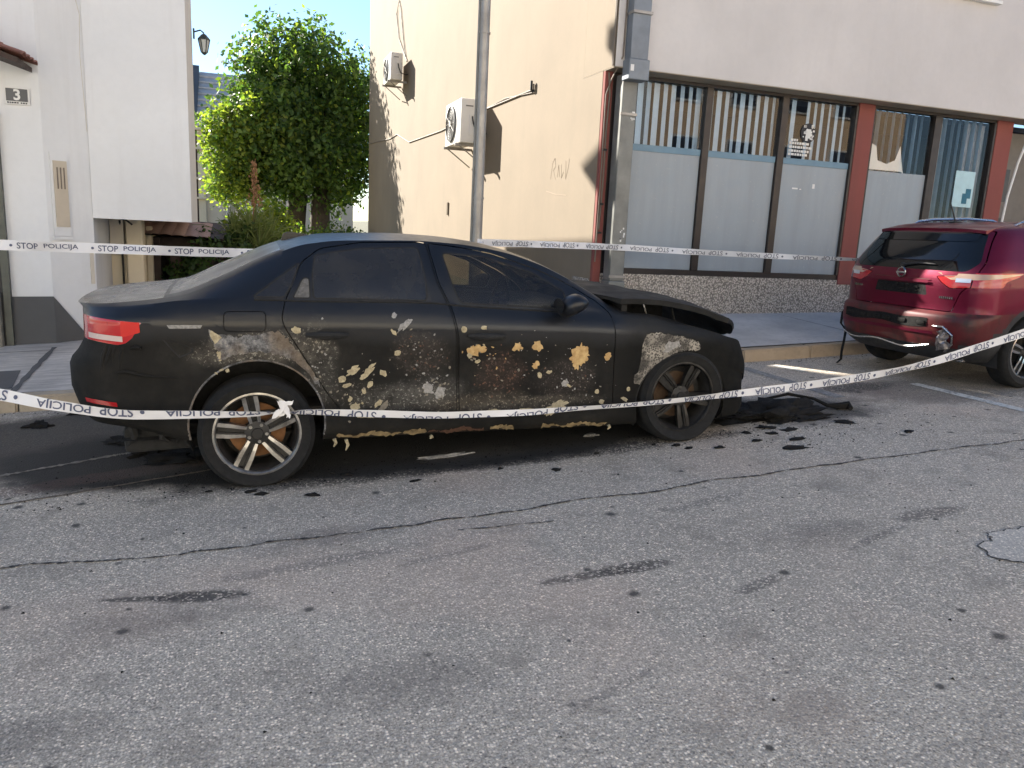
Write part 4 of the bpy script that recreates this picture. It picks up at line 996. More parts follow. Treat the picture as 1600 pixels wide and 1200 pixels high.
M['fl_b'] = flake_mat('rust_brown', (.055, .028, .018), (.13, .065, .04), 60)
k = Mat('burnt_bare_arch', (.3, .29, .28), .8)
c = k.ramp(k.noise(24, 6, .75), [(.34, (.02, .019, .018)), (.45, (.085, .085, .088)), (.56, (.19, .19, .195)), (.68, (.36, .34, .31))]); c = k.mix(k.ramp(k.noise(6, 3), [(.46, 0.), (.66, .75)]), c, (.13, .092, .055)); k.color(c); k.bump(k.noise(60, 5), .6, .004); M['arch'] = k.m
k = Mat('burnt_fender_mottle', (.3, .29, .28), .85)
v = k.vor(75); c = k.ramp(v, [(.18, (.02, .018, .017)), (.36, (.15, .135, .115)), (.6, (.36, .33, .28))]); c = k.mix(k.ramp(k.noise(9, 5, .6), [(.38, 0.), (.58, .9)]), c, (.03, .027, .024)); k.color(c); k.bump(v, .6, .004); M['fender'] = k.m
M['seat'] = plain('burnt_seat', (.030, .028, .025), .9)
M['chrome'] = plain('dull_chrome', (.5, .5, .5), .22, 1., var=.1)

# ------------------------------------------------------------------ burnt sedan (local x: rear -> front, -y faces the camera)
cang = math.atan(GRADE); CAR_U = .0795; CAR_V = 5.441
car = thing('burnt_sedan', 'burnt black four-door sedan with peeling doors and sprung bonnet', 'car')
car.rotation_euler = (0, -cang, 0)
car.location = (CAR_U - 1.024*math.cos(cang), CAR_V, gz(CAR_U) - 1.024*math.sin(cang))
fW = curve([(0, .52), (.02, .62), (.05, .70), (.10, .765), (.18, .82), (.30, .865), (.5, .895), (.8, .913), (1.2, .921), (3.5, .921), (3.9, .912), (4.15, .890), (4.32, .84), (4.43, .76), (4.52, .64), (4.57, .48)])
fcr = curve([(0, .995), (.31, .990), (.86, .965), (1.78, .915), (2.84, .848), (3.29, .812), (3.9, .735), (4.3, .60), (4.57, .40)])
fbelt = curve([(0, 1.048), (.25, 1.056), (.48, 1.066), (.70, 1.086), (1.03, 1.082), (1.37, 1.062), (2.07, 1.028), (2.25, 1.006), (2.91, .944), (3.39, .905), (3.55, .888), (3.75, .838), (4.0, .782), (4.24, .708), (4.39, .66), (4.47, .58), (4.53, .50), (4.57, .44)])
frail = curve([(0, 1.064), (.24, 1.074), (.46, 1.084), (.68, 1.110), (.87, 1.178), (1.16, 1.308), (1.38, 1.378), (1.6, 1.397), (2.0, 1.393), (2.3, 1.370), (2.58, 1.322), (2.84, 1.236), (3.03, 1.140), (3.22, 1.022), (3.39, .918), (3.6, .893), (4.57, .53)])
ftop = curve([(0, 1.074), (.15, 1.086), (.3, 1.097), (.50, 1.110), (.58, 1.120), (.9, 1.247), (1.26, 1.382), (1.42, 1.415), (1.6, 1.428), (1.9, 1.430), (2.24, 1.412), (2.51, 1.376), (2.79, 1.304), (3.03, 1.200), (3.3, 1.055), (3.45, .98), (3.6, .95), (4.57, .55)])
fyr = curve([(0, .50), (.1, .66), (.3, .755), (.6, .755), (.9, .70), (1.2, .655), (1.5, .635), (2.2, .635), (2.6, .655), (3.0, .72), (3.3, .80), (3.4, .835), (4.57, .45)])
fzb = curve([(0, .40), (.25, .385), (.45, .345), (.67, .285), (1.02, .25), (1.43, .228), (2.0, .207), (2.58, .183), (3.31, .150), (3.9, .13), (4.57, .10)])
def rear_dx(z, x):
    if x > .6: return 0
    s = 1-x/.6; s = s*s*(3-2*s)
    return s*np.interp(z, [.35, .45, .60, .74, .80, .86, 1.0, 1.04, 1.07], [.13, .075, .03, .035, .09, .125, .135, .13, .10])
def section(x, lower=False):
    W, zb, zc, zbl = fW(x), fzb(x), fcr(x), fbelt(x)
    if zbl < zc+.03: zbl = zc+.03
    keys = [(W-.16, zb), (W-.05, zb+.004), (W-.016, zb+.05), (W-.010, zb+.12), (W-.026, zb+.20), (W-.020, (zb+.2+zc)/2), (W-.008, zc-.10), (W, zc-.010)]
    out = [keys[0], keys[1]]
    ts = [0]
    K = keys[1:]
    for i in range(1, len(K)): ts.append(ts[-1]+math.hypot(K[i][0]-K[i-1][0], K[i][1]-K[i-1][1])+1e-6)
    cy, cz = curve(list(zip(ts, [q[0] for q in K]))), curve(list(zip(ts, [q[1] for q in K])))
    for j, m in zip(range(len(K)-1), (2, 2, 3, 5, 5, 4)):
        for q in range(1, m+1): t = ts[j]+(ts[j+1]-ts[j])*q/m; out.append((cy(t), cz(t)))
    out.append((W-.007, zc+.010))
    yb = W-.062; ncr = len(out)
    for q in range(1, 5):
        t = q/4; out.append((W-.007+(yb-W+.007)*t**1.3, zc+.010+(zbl-zc-.010)*t))
    nbelt = len(out)
    yr, zr, zt = min(fyr(x), yb-.004), max(frail(x), zbl+.002), max(ftop(x), frail(x)+.003, zbl+.004)
    for q in range(1, 9):
        t = q/8; out.append((yb+(yr-yb)*t + .028*math.sin(math.pi*t)*min(1, (zr-zbl)/.25), zbl+(zr-zbl)*t))
    nrail = len(out)
    for q in range(1, 9):
        t = q/8; out.append((yr*(1-t), zr+(zt-zr)*(1-(1-t)**2.3)))
    return out, nbelt, nrail
XS = [0, .008, .02, .035, .055, .08, .105] + [.13+.025*i for i in range(177)]; XS = [x for x in XS if x < 4.57] + [4.57]
bm = bmesh.new(); GR = []; NB = NR = 0
lay = bm.faces.layers.int.new('row')
for x in XS:
    pts, NB, NR = section(x); half = [(x+rear_dx(z, x), y, z) for y, z in pts]
    full = [(a, -b, c) for a, b, c in half] + [(a, b, c) for a, b, c in half[-2::-1]]
    if x > 3.45:
        n2 = len(half)
        full = [p if i < n2 else (p[0], p[1], min(p[2], fbelt(x)-.16*min(1, max(0, x-3.8)/.2))) for i, p in enumerate(full)]
    GR.append([bm.verts.new(p) for p in full])
NROW = len(GR[0]); NH = (NROW+1)//2
for i in range(len(XS)-1):
    for j in range(NROW-1):
        try: f = bm.faces.new((GR[i][j], GR[i+1][j], GR[i+1][j+1], GR[i][j+1]))
        except ValueError: continue
        r = j if j < NH-1 else NROW-2-j; f[lay] = r
for i in (0, len(XS)-1):
    for j in range(NH-1):
        a, b, c, d = GR[i][j], GR[i][j+1], GR[i][NROW-2-j], GR[i][NROW-1-j]
        try: f = bm.faces.new((a, b, c, d) if b is not c else (a, b, d)); f[lay] = 100+j
        except ValueError: pass
# outlines on the flanks (x, z)
circ = lambda cx, cz, R, n=36: [(cx+R*math.cos(2*math.pi*k/n), cz+R*math.sin(2*math.pi*k/n)) for k in range(n)]
A_R, A_F = (1.037, .362, .378), (3.838, .268, .362)
P_arch = [circ(*A_R), circ(*A_F)]
P_rd = round_poly([(1.335, 1.275), (1.225, 1.06), (1.200, .975), (1.215, .92), (1.294, .777), (1.443, .501), (1.525, .388), (1.62, .372), (2.222, .338), (2.226, .805), (2.195, .985), (2.128, 1.15), (2.098, 1.382), (1.70, 1.385), (1.45, 1.352)], .03, 3)
P_fd = round_poly([(2.236, .338), (3.306, .278), (3.302, .79), (3.285, .915), (3.20, .995), (3.02, 1.108), (2.80, 1.212), (2.52, 1.308), (2.30, 1.352), (2.110, 1.376), (2.140, 1.15), (2.207, .985), (2.238, .805)], .025, 3)
P_rg = round_poly([(1.418, 1.315), (1.68, 1.350), (2.045, 1.352), (2.062, 1.15), (2.056, 1.040), (1.385, 1.075), (1.392, 1.2)], .025, 3)
P_tri = round_poly([(1.272, 1.082), (1.368, 1.077), (1.372, 1.19), (1.336, 1.19)], .012, 2)
P_qg = round_poly([(1.055, 1.094), (1.325, 1.275), (1.275, 1.16), (1.222, 1.085)], .016, 3)
P_fg = round_poly([(2.190, 1.318), (2.482, 1.288), (2.775, 1.187), (2.98, 1.06), (2.955, .958), (2.262, 1.018), (2.222, 1.146)], .03, 3)
P_flap = round_poly([(.895, 1.022), (1.118, 1.014), (1.110, .902), (.889, .912)], .03, 4)
P_tail = [(-.3, 1.012), (.20, 1.010), (.478, .978), (.462, .955), (.421, .890), (.385, .862), (.343, .852), (.20, .872), (-.3, .875)]
P_bump = [(-.3, .842), (.20, .842), (.34, .843), (.40, .79), (.53, .715), (.66, .655), (.72, .62), (.72, .0), (-.3, .0)]
g = .0028
side = lambda f, c: abs(c.y) > .30 and (f[lay] < NR-1 or f[lay] >= 100)
cookie(bm, P_arch, lambda f, c: abs(c.y) > .45)
for P, gg in ((P_rd, g), (P_fd, g), (P_rg, .005), (P_tri, .004), (P_qg, .005), (P_fg, .005), (P_flap, .0022), (P_tail, .003), (P_bump, .0025)):
    cookie(bm, [offset_poly(P, gg), offset_poly(P, -gg)], side)
BX = (.60, 1.235); WX = (2.74, 3.36)
IN = {id(P): (offset_poly(P, -q), offset_poly(P, q)) for P, q in ((P_rd, g), (P_fd, g), (P_rg, .005), (P_tri, .004), (P_qg, .005), (P_fg, .005), (P_flap, .0022), (P_tail, .003), (P_bump, .0025))}
def cls(f, c):
    r = f[lay]; s = 'n' if c.y < 0 else 'f'
    if r < 100 and abs(c.y) > .45 and (in_poly(c.x, c.z, P_arch[0]) or in_poly(c.x, c.z, P_arch[1])): return None
    if r >= NR-1 and r < 100:                       # top skin between the rails
        if c.x > 3.43: return None                  # bonnet opening
        if BX[0] < c.x < BX[1] and r >= NR: return 'rear_screen'
        if WX[0] < c.x < WX[1] and r >= NR: return 'windscreen'
        if c.x < .575: return 'boot_lid'
        return 'body_shell'
    for P, nm in ((P_rg, 'rear_glass'), (P_tri, 'corner_glass'), (P_fg, 'front_glass'), (P_qg, 'quarter_glass')):
        if r < 100:
            if in_poly(c.x, c.z, IN[id(P)][0]): return nm+s
            if in_poly(c.x, c.z, IN[id(P)][1]): return 'seal'+s
    for P, nm in ((P_rd, 'rear_door'), (P_fd, 'front_door'), (P_flap, 'fuel_flap')):
        if r < 100:
            if nm == 'fuel_flap' and c.y > 0: continue
            if in_poly(c.x, c.z, IN[id(P)][0]): return nm+s
            if in_poly(c.x, c.z, IN[id(P)][1]): return None
    if c.x < .6:
        if abs(c.y) > .34 or r >= 100:
            if in_poly(c.x, c.z, IN[id(P_tail)][0]) and abs(c.y) > .34: return 'tail'+s
            if in_poly(c.x, c.z, IN[id(P_bump)][0]): return 'rear_bumper'
        if r >= 100 and c.z > .84: return 'boot_lid'
    if c.x > 3.31: return 'front_wing'+s if r < 100 else 'body_shell'
    return 'body_shell'
bm.verts.index_update(); parts = split_parts(bm, cls)
obs = {}
names = dict(rear_door='rear_door', front_door='front_door', rear_glass='window_glass', front_glass='window_glass', corner_glass='corner_glass', quarter_glass='quarter_window', tail='tail_light', front_wing='front_wing', seal='window_seal', fuel_flap='fuel_flap')
for key in sorted(parts, key=lambda q: 0 if 'door' in q or q == 'body_shell' else 1):
    fs = parts[key]; base = key if key in ('rear_screen', 'windscreen', 'boot_lid', 'body_shell', 'rear_bumper') else names[key[:-1]]
    mat = M['burnt']; par = car; th = 0
    if 'glass' in key: mat = M['glass_tint'] if key[:-1] in ('rear_glass', 'quarter_glass') else M['glass_soot']; par = obs.get(('rear_door' if key[:-1] in ('rear_glass', 'corner_glass') else 'front_door')+key[-1], car) if key[:-1] != 'quarter_glass' else car
    if key[:-1] == 'corner_glass': mat = M['fl_corner']
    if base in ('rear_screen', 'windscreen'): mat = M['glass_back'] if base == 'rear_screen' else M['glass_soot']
    if base == 'tail_light': mat = M['tail_red']; th = .03
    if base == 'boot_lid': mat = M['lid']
    if base == 'window_seal': mat = M['soot']
    if base in ('rear_door', 'front_door', 'front_wing', 'rear_bumper', 'fuel_flap'): th = .014
    obs[key] = faces_to_obj(base, fs, mat, par, 35, th)
    if par is not car: obs[key].matrix_parent_inverse = Matrix.Identity(4)
bm.free()
obs['front_doorn']['label'] = 'front door blistered with ochre and rust patches'; obs['rear_doorn']['label'] = 'rear door flecked with cream blisters'
# inner shell so that gaps and arches read dark
def shell_y(x, z):
    pts, _, _ = section(x); zs = [p[1] for p in pts[1:NB]]; ys = [p[0] for p in pts[1:NB]]
    return float(np.interp(z, zs, ys))
mb = MB(); xs = [.30+.06*i for i in range(69)]; rows = 14
for s in (-1, 1):
    V = []; F = []
    for x in xs:
        zt = fbelt(x)-.03 - (.16*min(1, max(0, (x-3.8)/.2)) if s > 0 else 0)
        for k in range(rows):
            z = fzb(x)+.03 + (zt-fzb(x)-.03)*k/(rows-1); V.append((x, s*(shell_y(x, z)-.034), z))
    for i in range(len(xs)-1):
        for k in range(rows-1):
            cx, cz = (xs[i]+xs[i+1])/2, V[i*rows+k][2]
            if any(math.hypot(cx-a[0], cz-a[1]) < a[2]+.03 for a in (A_R, A_F)): continue
            F.append((i*rows+k, (i+1)*rows+k, (i+1)*rows+k+1, i*rows+k+1))
    mb.add(V, F)
mb.add([(.3, -.80, .30), (4.4, -.70, .17), (4.4, .70, .17), (.3, .80, .30)], [(0, 1, 2, 3)])
mb.build('inner_shell', M['soot'], car)
# wheel housings
for a in (A_R, A_F):
    for s in (-1, 1):
        m2 = MB(); V = []; n = 20
        for y in (s*.865, s*.52):
            for k in range(n+1): w = math.pi*(-.12+1.24*k/n); V.append((a[0]+(a[2]+.012)*math.cos(w), y, a[1]+(a[2]+.012)*math.sin(w)))
        m2.add(V, [(k, k+1, n+2+k, n+1+k) for k in range(n)] + [tuple(range(n+1, 2*n+2))]); m2.build('wheel_housing', M['soot'], car, smooth=50)
        # rolled arch lip
        m3 = MB(); m3.tube([(a[0]+a[2]*math.cos(w), s*(shell_y(a[0]+a[2]*math.cos(w), a[1]+a[2]*math.sin(w))-.006), a[1]+a[2]*math.sin(w)) for w in lin(math.radians(-2 if a is A_F else -14), math.radians(178 if a is A_F else 190), 40)], .008, 6)
        m3.build('arch_lip', M['arch'] if (s < 0 and a is A_R) else M['soot'], car, smooth=True)
# wheels
mats = (M['tyre'], M['alloy'], None, M['rim_dark'], M['rust_disc'])
matb = (M['tyre'], M['alloy_burnt'], None, M['rim_dark'], plain('burnt_brake_disc', (.075, .045, .026), .75, .2, var=.4, scale=18))
for (x, z, a, mm, fl, st) in ((1.028, .304, 98, mats, .026, 0), (3.842, .316, 62, matb, .014, 0)):
    for s in (-1, 1):
        t, yo = wheel(car, (x, s*.792, z), s, .329, .246, .245, 0, 5, mm, fl, st)
        for k in range(5): spoke_pair(t, yo, s, .246, math.radians(a+72*k), mm[1], mm[3])
        MB().lathe([(0, yo-s*.004), (.030, yo-s*.004), (.034, yo-s*.012), (.072, yo-s*.022), (.078, yo-s*.06)], 24, 'y').build('hub_cap', M['rim_dark'], t, smooth=40)
        for k in range(5):
            w = math.radians(a+36+72*k); MB().lathe([(0, yo-s*.014), (.010, yo-s*.014), (.010, yo-s*.03)], 8, 'y', 0, (.052*math.cos(w), 0, .052*math.sin(w))).build('wheel_bolt', mm[1], t)
# bonnet, sprung open at the back
hz = curve([(3.20, 1.056), (3.41, 1.050), (3.63, 1.030), (3.89, .988), (4.16, .910), (4.33, .818), (4.445, .722), (4.55, .655)])
hx0 = lambda y: 3.20 + .16*max(0, (abs(y)-.55)/.3)**1.5
hx1 = lambda y: 4.55 - .34*(abs(y)/.86)**3
nx, ny = 26, 24; V = []; F = []
for i in range(nx+1):
    for j in range(ny+1):
        y = -.86+1.72*j/ny; x = hx0(y)+(hx1(y)-hx0(y))*i/nx
        V.append((x, y, hz(x) - .040*(abs(y)/.86)**3 + .004*math.sin(x*8+y*3) - .008*math.exp(-((x-3.95+y*.2)/.05)**2) + .012*math.exp(-((abs(y)-.45)/.04)**2)))
top = len(V)
for i in range(nx+1):
    for j in range(ny+1): x, y, z = V[i*(ny+1)+j]; V.append((x-.004, y*.985, z-.022 - (.014 if j in (0, ny) else 0)))
for i in range(nx):
    for j in range(ny):
        a = i*(ny+1)+j; F.append((a, a+ny+1, a+ny+2, a+1)); F.append((top+a, top+a+1, top+a+ny+2, top+a+ny+1))
for i in range(nx):
    for j in (0, ny): a = i*(ny+1)+j; F.append((a, a+ny+1, top+a+ny+1, top+a))
for j in range(ny):
    for i in (0, nx): a = i*(ny+1)+j; F.append((a, a+1, top+a+1, top+a))
hood = MB().add(V, F).build('bonnet', M['hood'], car, smooth=40); hood['label'] = 'sooty bonnet lifted clear of the wings'
MB().tube([(3.60, -.70, 1.0), (3.66, -.72, .82)], .008, 6).build('gas_strut', M['chrome'], car)
MB().tube([(3.86, -.66, .93), (3.90, -.66, .80)], .007, 6).build('latch_rod', M['soot'], car)
MB().tube([(3.25, .70, .98), (3.32, .72, .88)], .015, 6).tube([(3.25, -.70, .98), (3.32, -.72, .88)], .015, 6).build('bonnet_hinge', M['soot'], car)
# scorched engine bay
en = MB().box((3.45, -.78, .30), (4.35, .78, .58))
for q in range(26):
    x, y = rng.uniform(3.48, 4.25), rng.uniform(-.62, .62); w, d, h = rng.uniform(.04, .14), rng.uniform(.04, .14), rng.uniform(.03, .12) if q > 13 else rng.uniform(.16, .28); x = x if q > 13 else rng.uniform(3.48, 3.78); en.bevbox((x-w, y-d, .56), (x+w, y+d, .60+h), .012)
en.build('engine', M['soot'], car, smooth=40)
MB().box((3.40, -.80, .55), (3.44, .80, .97)).build('bulkhead', M['soot'], car)
MB().box((3.445, .70, .55), (3.95, .76, .985)).build('inner_wing', M['soot'], car)
MB().bevbox((3.48, -.30, .55), (4.02, .40, .955), .04).build('engine_cover', M['soot'], car, smooth=40)
for s in (-1, 1): MB().add([(2.05, s*.845, .99), (2.27, s*.845, .99), (2.22, s*.74, 1.18), (2.15, s*.615, 1.375), (2.03, s*.615, 1.375), (2.05, s*.74, 1.18)], [(0, 1, 2, 5), (5, 2, 3, 4)]).build('centre_pillar', M['soot'], car)
# boot lip, rear trim
# roof aerial fin
MB().prism([(1.26, 1.375), (1.46, 1.41), (1.42, 1.426), (1.36, 1.436), (1.31, 1.440), (1.28, 1.43)], -.016, .016, 'y').build('roof_fin', M['burnt'], car)
# flank details
for s in (-1, 1):
    def Y(x, z, out): return s*(shell_y(x, z)+out)
    for x0, z0, key in ((1.33, .872, 'rear_door'), (2.295, .818, 'front_door')):
        dparent = obs[key+('n' if s < 0 else 'f')]
        # cup behind and pull handle in front
        m = MB(); P = []; n = 12
        for k in range(n+1):
            t = k/n; x = x0+.235*t; P.append((x, Y(x, z0, .012+.026*math.sin(math.pi*t)**.6), z0+.004-.012*t))
        m.tube(P, [.013+.008*math.sin(math.pi*k/n) for k in range(n+1)], 8).build('handle', M['soot'], dparent, smooth=True)
        bmh = bmesh.new(); bmesh.ops.create_uvsphere(bmh, u_segments=20, v_segments=10, radius=1)
        for v in bmh.verts: v.co = Vector((x0+.115+v.co.x*.062, Y(x0+.11, z0, .0)+v.co.y*.004, z0+.004+v.co.z*.040))
        MB().bm(bmh).build('handle_cup', M['soot'], dparent, smooth=True)
    # waist seal, sill
    xs = lin(1.06, 2.06, 20)
    MB().tube([(x, s*(fW(x)-.060), fbelt(x)-.001) for x in lin(1.06, 3.0, 40)], .007, 6).build('waist_seal', M['soot'], car, smooth=True)
    # door mirror on a stalk
    mr = MB(); bm2 = bmesh.new(); bmesh.ops.create_uvsphere(bm2, u_segments=24, v_segments=14, radius=1)
    for v in bm2.verts:
        x, y, z = v.co; fx = .105 if x > 0 else .085
        v.co = Vector((2.955+x*fx+.025*z, s*(.985+.105*y), .992+.074*z*(1-.30*max(0, x))-.012*y*s))
    mr.bm(bm2); m_o = mr.build('door_mirror', M['burnt'], car, smooth=60)
    MB().tube([(2.975, s*.87, .94), (2.965, s*.93, .955)], .022, 8).build('mirror_stalk', M['soot'], m_o, smooth=True)
    bm2 = bmesh.new(); bmesh.ops.create_circle(bm2, cap_ends=True, segments=24, radius=1)
    for v in bm2.verts: v.co = Vector((2.866, s*(.985+.085*v.co.x), .992+.048*v.co.y))
    MB().bm(bm2).build('mirror_glass', M['glass_tint'], m_o)
    # lower clear strip of the lamp, reflector, wheel-side trim
    tl = obs['tail'+('n' if s < 0 else 'f')]
    def strip(pts, out, mat, nm, par):
        V = [(x+rear_dx(z, x), s*(shell_y(max(.01, x), z)+out), z) for x, z in pts]; m = MB(); n = len(V)//2
        m.add(V, [(i, i+1, 2*n-2-i, 2*n-1-i) for i in range(n-1)]).build(nm, mat, par, smooth=60, recalc=True)
    lo = [(.06+.025*i, .888-.0016*i) for i in range(11)]; hi = [(x, z+.030) for x, z in lo]
    strip(lo+hi[::-1], .004, M['tail_white'], 'reversing_lamp', tl)
    lo = [(.30+.02*i, .895+.004*i) for i in range(8)]; hi = [(.30+.02*i, .985-.001*i) for i in range(8)]
    strip(lo+hi[::-1], .003, M['tail_red2'], 'lit_lens', tl)
    lo = [(.10+.018*i, .535-.0022*i) for i in range(11)]; hi = [(x, z+.024) for x, z in lo]
    strip(lo+hi[::-1], .006, M['tail_red'], 'reflector', obs['rear_bumper'])
# crumpled rear corner and dent, near side
def ypt(x, z, out=0.): return (x+rear_dx(z, x), -(shell_y(x, z)+out), z)
dn = [(.568, .883), (.66, .858), (.725, .826), (.723, .801), (.649, .773), (.61, .82)]
MB().add([ypt(x, z, .003) for x, z in dn]+[ypt(.655, .828, -.014)], [(i, (i+1) % 6, 6) for i in range(6)]).build('dent', M['soot'], obs['body_shell'])  # soot black also stands in for shade inside the recess
MB().add([ypt(.60, .960, .0025), ypt(.78, .953, .0025), ypt(.77, .935, .0025), ypt(.61, .94, .0025)], [(0, 1, 2, 3)]).build('scuff', M['fl_g'], obs['body_shell'])
for pts in ([(.30, .70), (.36, .708), (.42, .690), (.52, .672), (.64, .662)], [(.37, .835), (.40, .842), (.44, .838)]):
    m = MB(); m.tube([ypt(x, z, .006) for x, z in pts], [.004, .014, .011, .007, .002][:len(pts)], 6).build('bent_edge', M['burnt'], obs['rear_bumper'], smooth=True)
m = MB()
for q in range(4):
    x = .20+.035*q+rng.uniform(-.01, .01); z0 = rng.uniform(.64, .74); m.tube([ypt(x, .85, -.004), ypt(x+rng.uniform(-.012, .012), .80, rng.uniform(-.006, .006)), ypt(x+rng.uniform(-.02, .02), z0, -.004)], [.006, rng.uniform(.010, .018), .005], 8)
m.build('melted_folds', M['burnt'], obs['rear_bumper'], smooth=True)
# melted plastic below rear bumper and behind the front wheel
m = MB()
for q in range(16):
    x, y = rng.uniform(.30, .75), -rng.uniform(.45, .82); z = fzb(min(x, 4))+.03; L = rng.uniform(.05, .16)
    P = [(x, y, z), (x+rng.uniform(-.02, .02), y, z-L*.6), (x+rng.uniform(-.03, .03), y+rng.uniform(-.02, .02), z-L)]; m.tube(P, [.03, .018, .006], 6)
m.build('melted_drip', M['soot'], obs['rear_bumper'], smooth=True)['kind'] = 'stuff'
MB().bevbox((.30, -.72, .20), (.72, .70, .36), .03).build('rear_valance', M['soot'], car, smooth=40)
# peeled patches and blisters lying on the skin of the near side
def patch(poly, mat, nm, par, out=.0022, rag=.008, sub=3, seed=1):
    g2 = random.Random(seed); P = []
    n = len(poly)
    for i in range(n):
        a, b = Vector(poly[i]), Vector(poly[(i+1) % n]); L = (b-a).length; m_ = max(1, int(L/.012))
        for q in range(m_): p = a.lerp(b, q/m_); P.append((p.x+g2.uniform(-rag, rag), p.y+g2.uniform(-rag, rag)))
    b3 = bmesh.new(); f = b3.faces.new([b3.verts.new((x, 0, z)) for x, z in P]); bmesh.ops.triangulate(b3, faces=b3.faces[:])
    for _ in range(sub):
        es = [e for e in b3.edges if e.calc_length() > .035]
        if not es: break
        bmesh.ops.subdivide_edges(b3, edges=es, cuts=1); bmesh.ops.triangulate(b3, faces=[f for f in b3.faces if len(f.verts) > 3])
    for v in b3.verts: v.co.y = -(shell_y(v.co.x, v.co.z)+out)
    o = MB().bm(b3).build(nm, mat, par, smooth=60); return o
patch([(0.815, 0.928), (0.842, 0.902), (0.888, 0.896), (0.961, 0.878), (1.057, 0.888), (1.127, 0.895), (1.17, 0.90), (1.195, 0.885), (1.225, 0.855), (1.278, 0.775), (1.335, 0.69), (1.385, 0.60), (1.395, 0.55), (1.346, 0.632), (1.29, 0.70), (1.221, 0.748), (1.135, 0.777), (1.05, 0.789), (0.964, 0.783), (0.895, 0.761), (0.853, 0.738), (0.839, 0.766), (0.865, 0.8), (0.831, 0.838), (0.821, 0.881)], M['arch'], 'bare_patch', obs['body_shell'], .0022, .008, 4, 3)
patch([(0.818, 0.920), (0.845, 0.895), (.87, .885), (.852, .855), (.835, .838), (.823, .875)], M['fl_c'], 'bare_patch', obs['body_shell'], .0042, .007, 3, 5)
patch([(.842, .80), (.868, .80), (.862, .765), (.845, .77)], M['fl_c'], 'bare_patch', obs['body_shell'], .0042, .006, 3, 6)
patch([(3.533, 0.780), (3.624, 0.780), (3.772, 0.752), (3.899, 0.715), (3.957, 0.682), (3.955, 0.639), (3.90, 0.640), (3.79, 0.642), (3.707, 0.606), (3.635, 0.572), (3.579, 0.528), (3.535, 0.474), (3.495, 0.423), (3.465, 0.438), (3.458, 0.491), (3.505, 0.524), (3.526, 0.61), (3.512, 0.698)], M['fender'], 'bare_patch', obs['front_wingn'], .0022, .008, 4, 7)
patch([(3.706, 0.712), (3.785, 0.715), (3.807, 0.678), (3.76, .665), (3.729, 0.650), (3.671, 0.637), (3.678, 0.68)], M['fl_g'], 'bare_patch', obs['front_wingn'], .0042, .007, 3, 8)
FL = [('o', 3.051, 0.660, 0.062, 1.15), ('o', 3.060, 0.625, 0.045, 1.1), ('o', 3.03, .60, .03, 1.3), ('o', 3.254, 0.639, 0.024, 1), ('o', 2.622, 0.736, 0.027, 1), ('o', 2.60, .72, .014, 1), ('o', 2.76, 0.733, 0.031, 0.8), ('o', 2.735, .728, .018, .7), ('o', 2.748, 0.609, 0.024, 1), ('o', 2.328, 0.724, 0.035, 0.7), ('o', 2.386, 0.733, 0.027, 0.8), ('o', 2.36, .745, .02, .8), ('c', 2.268, 0.862, 0.02, 1), ('c', 2.395, 0.868, 0.018, 0.6), ('c', 2.307, 0.697, 0.02, 0.8), ('c', 2.36, 0.657, 0.016, 0.7), ('c', 1.277, 0.905, 0.022, 1.3), ('c', 1.590, 0.645, 0.030, 0.45), ('c', 1.669, 0.625, 0.030, 0.4), ('c', 1.701, 0.669, 0.016, 0.4), ('c', 1.522, 0.597, 0.020, 0.8), ('c', 1.550, 0.556, 0.020, 0.5), ('c', 1.686, 0.553, 0.02, 0.7), ('c', 1.768, 0.618, 0.02, 1.4), ('c', 1.834, 0.866, 0.016, 1.8), ('g', 1.901, 0.905, 0.031, 0.3), ('g', 1.845, 0.965, 0.016, 0.9), ('c', 1.857, 0.738, 0.02, 0.7), ('c', 1.565, 0.472, 0.016, 1.4), ('c', 1.593, 0.423, 0.026, 0.7), ('d', 1.761, 0.41, 0.026, 0.5), ('c', 1.65, 0.517, 0.016, 1), ('g', 2.111, 0.471, 0.035, 1.0), ('g', 2.04, 0.505, 0.031, 0.8), ('c', 1.731, 0.432, 0.02, 0.7), ('c', 3.455, 0.427, 0.02, 1.6), ('c', 3.392, 0.333, 0.02, 0.5), ('c', 3.42, .40, .016, 1.), ('c', 3.186, 0.401, 0.016, 0.7), ('c', 3.22, .33, .016, 0.7), ('c', 2.889, 0.315, 0.055, 0.3), ('c', 2.775, 0.541, 0.02, 0.8), ('c', 2.841, 0.557, 0.016, 0.8), ('g', 2.955, 0.473, 0.024, 0.8), ('c', 2.978, 0.459, 0.016, 0.5)]
fr_ = random.Random(31)
def scat(cx, cz, sx, sz, n, rmin, rmax, kinds):
    for _ in range(n): FL.append((fr_.choice(kinds), cx+fr_.gauss(0, sx), cz+fr_.gauss(0, sz), fr_.uniform(rmin, rmax), fr_.uniform(.5, 1.4)))
scat(2.0, .72, .08, .08, 46, .002, .007, 'bbbgd'); scat(2.06, .50, .07, .06, 34, .002, .009, 'gdd'); scat(2.40, .68, .06, .05, 24, .003, .009, 'ocdb'); scat(2.52, .56, .08, .08, 50, .002, .009, 'bbbd')
scat(2.95, .50, .12, .08, 34, .002, .007, 'bgd'); scat(2.8, .70, .15, .06, 18, .002, .005, 'gd'); scat(1.62, .50, .08, .07, 18, .003, .008, 'cdd'); scat(1.40, .70, .03, .1, 22, .003, .007, 'gd'); scat(3.15, .42, .08, .06, 14, .002, .007, 'gd'); scat(1.7, .62, .1, .07, 10, .002, .006, 'd'); scat(.86, .74, .02, .04, 6, .006, .012, 'c')
groups = {}
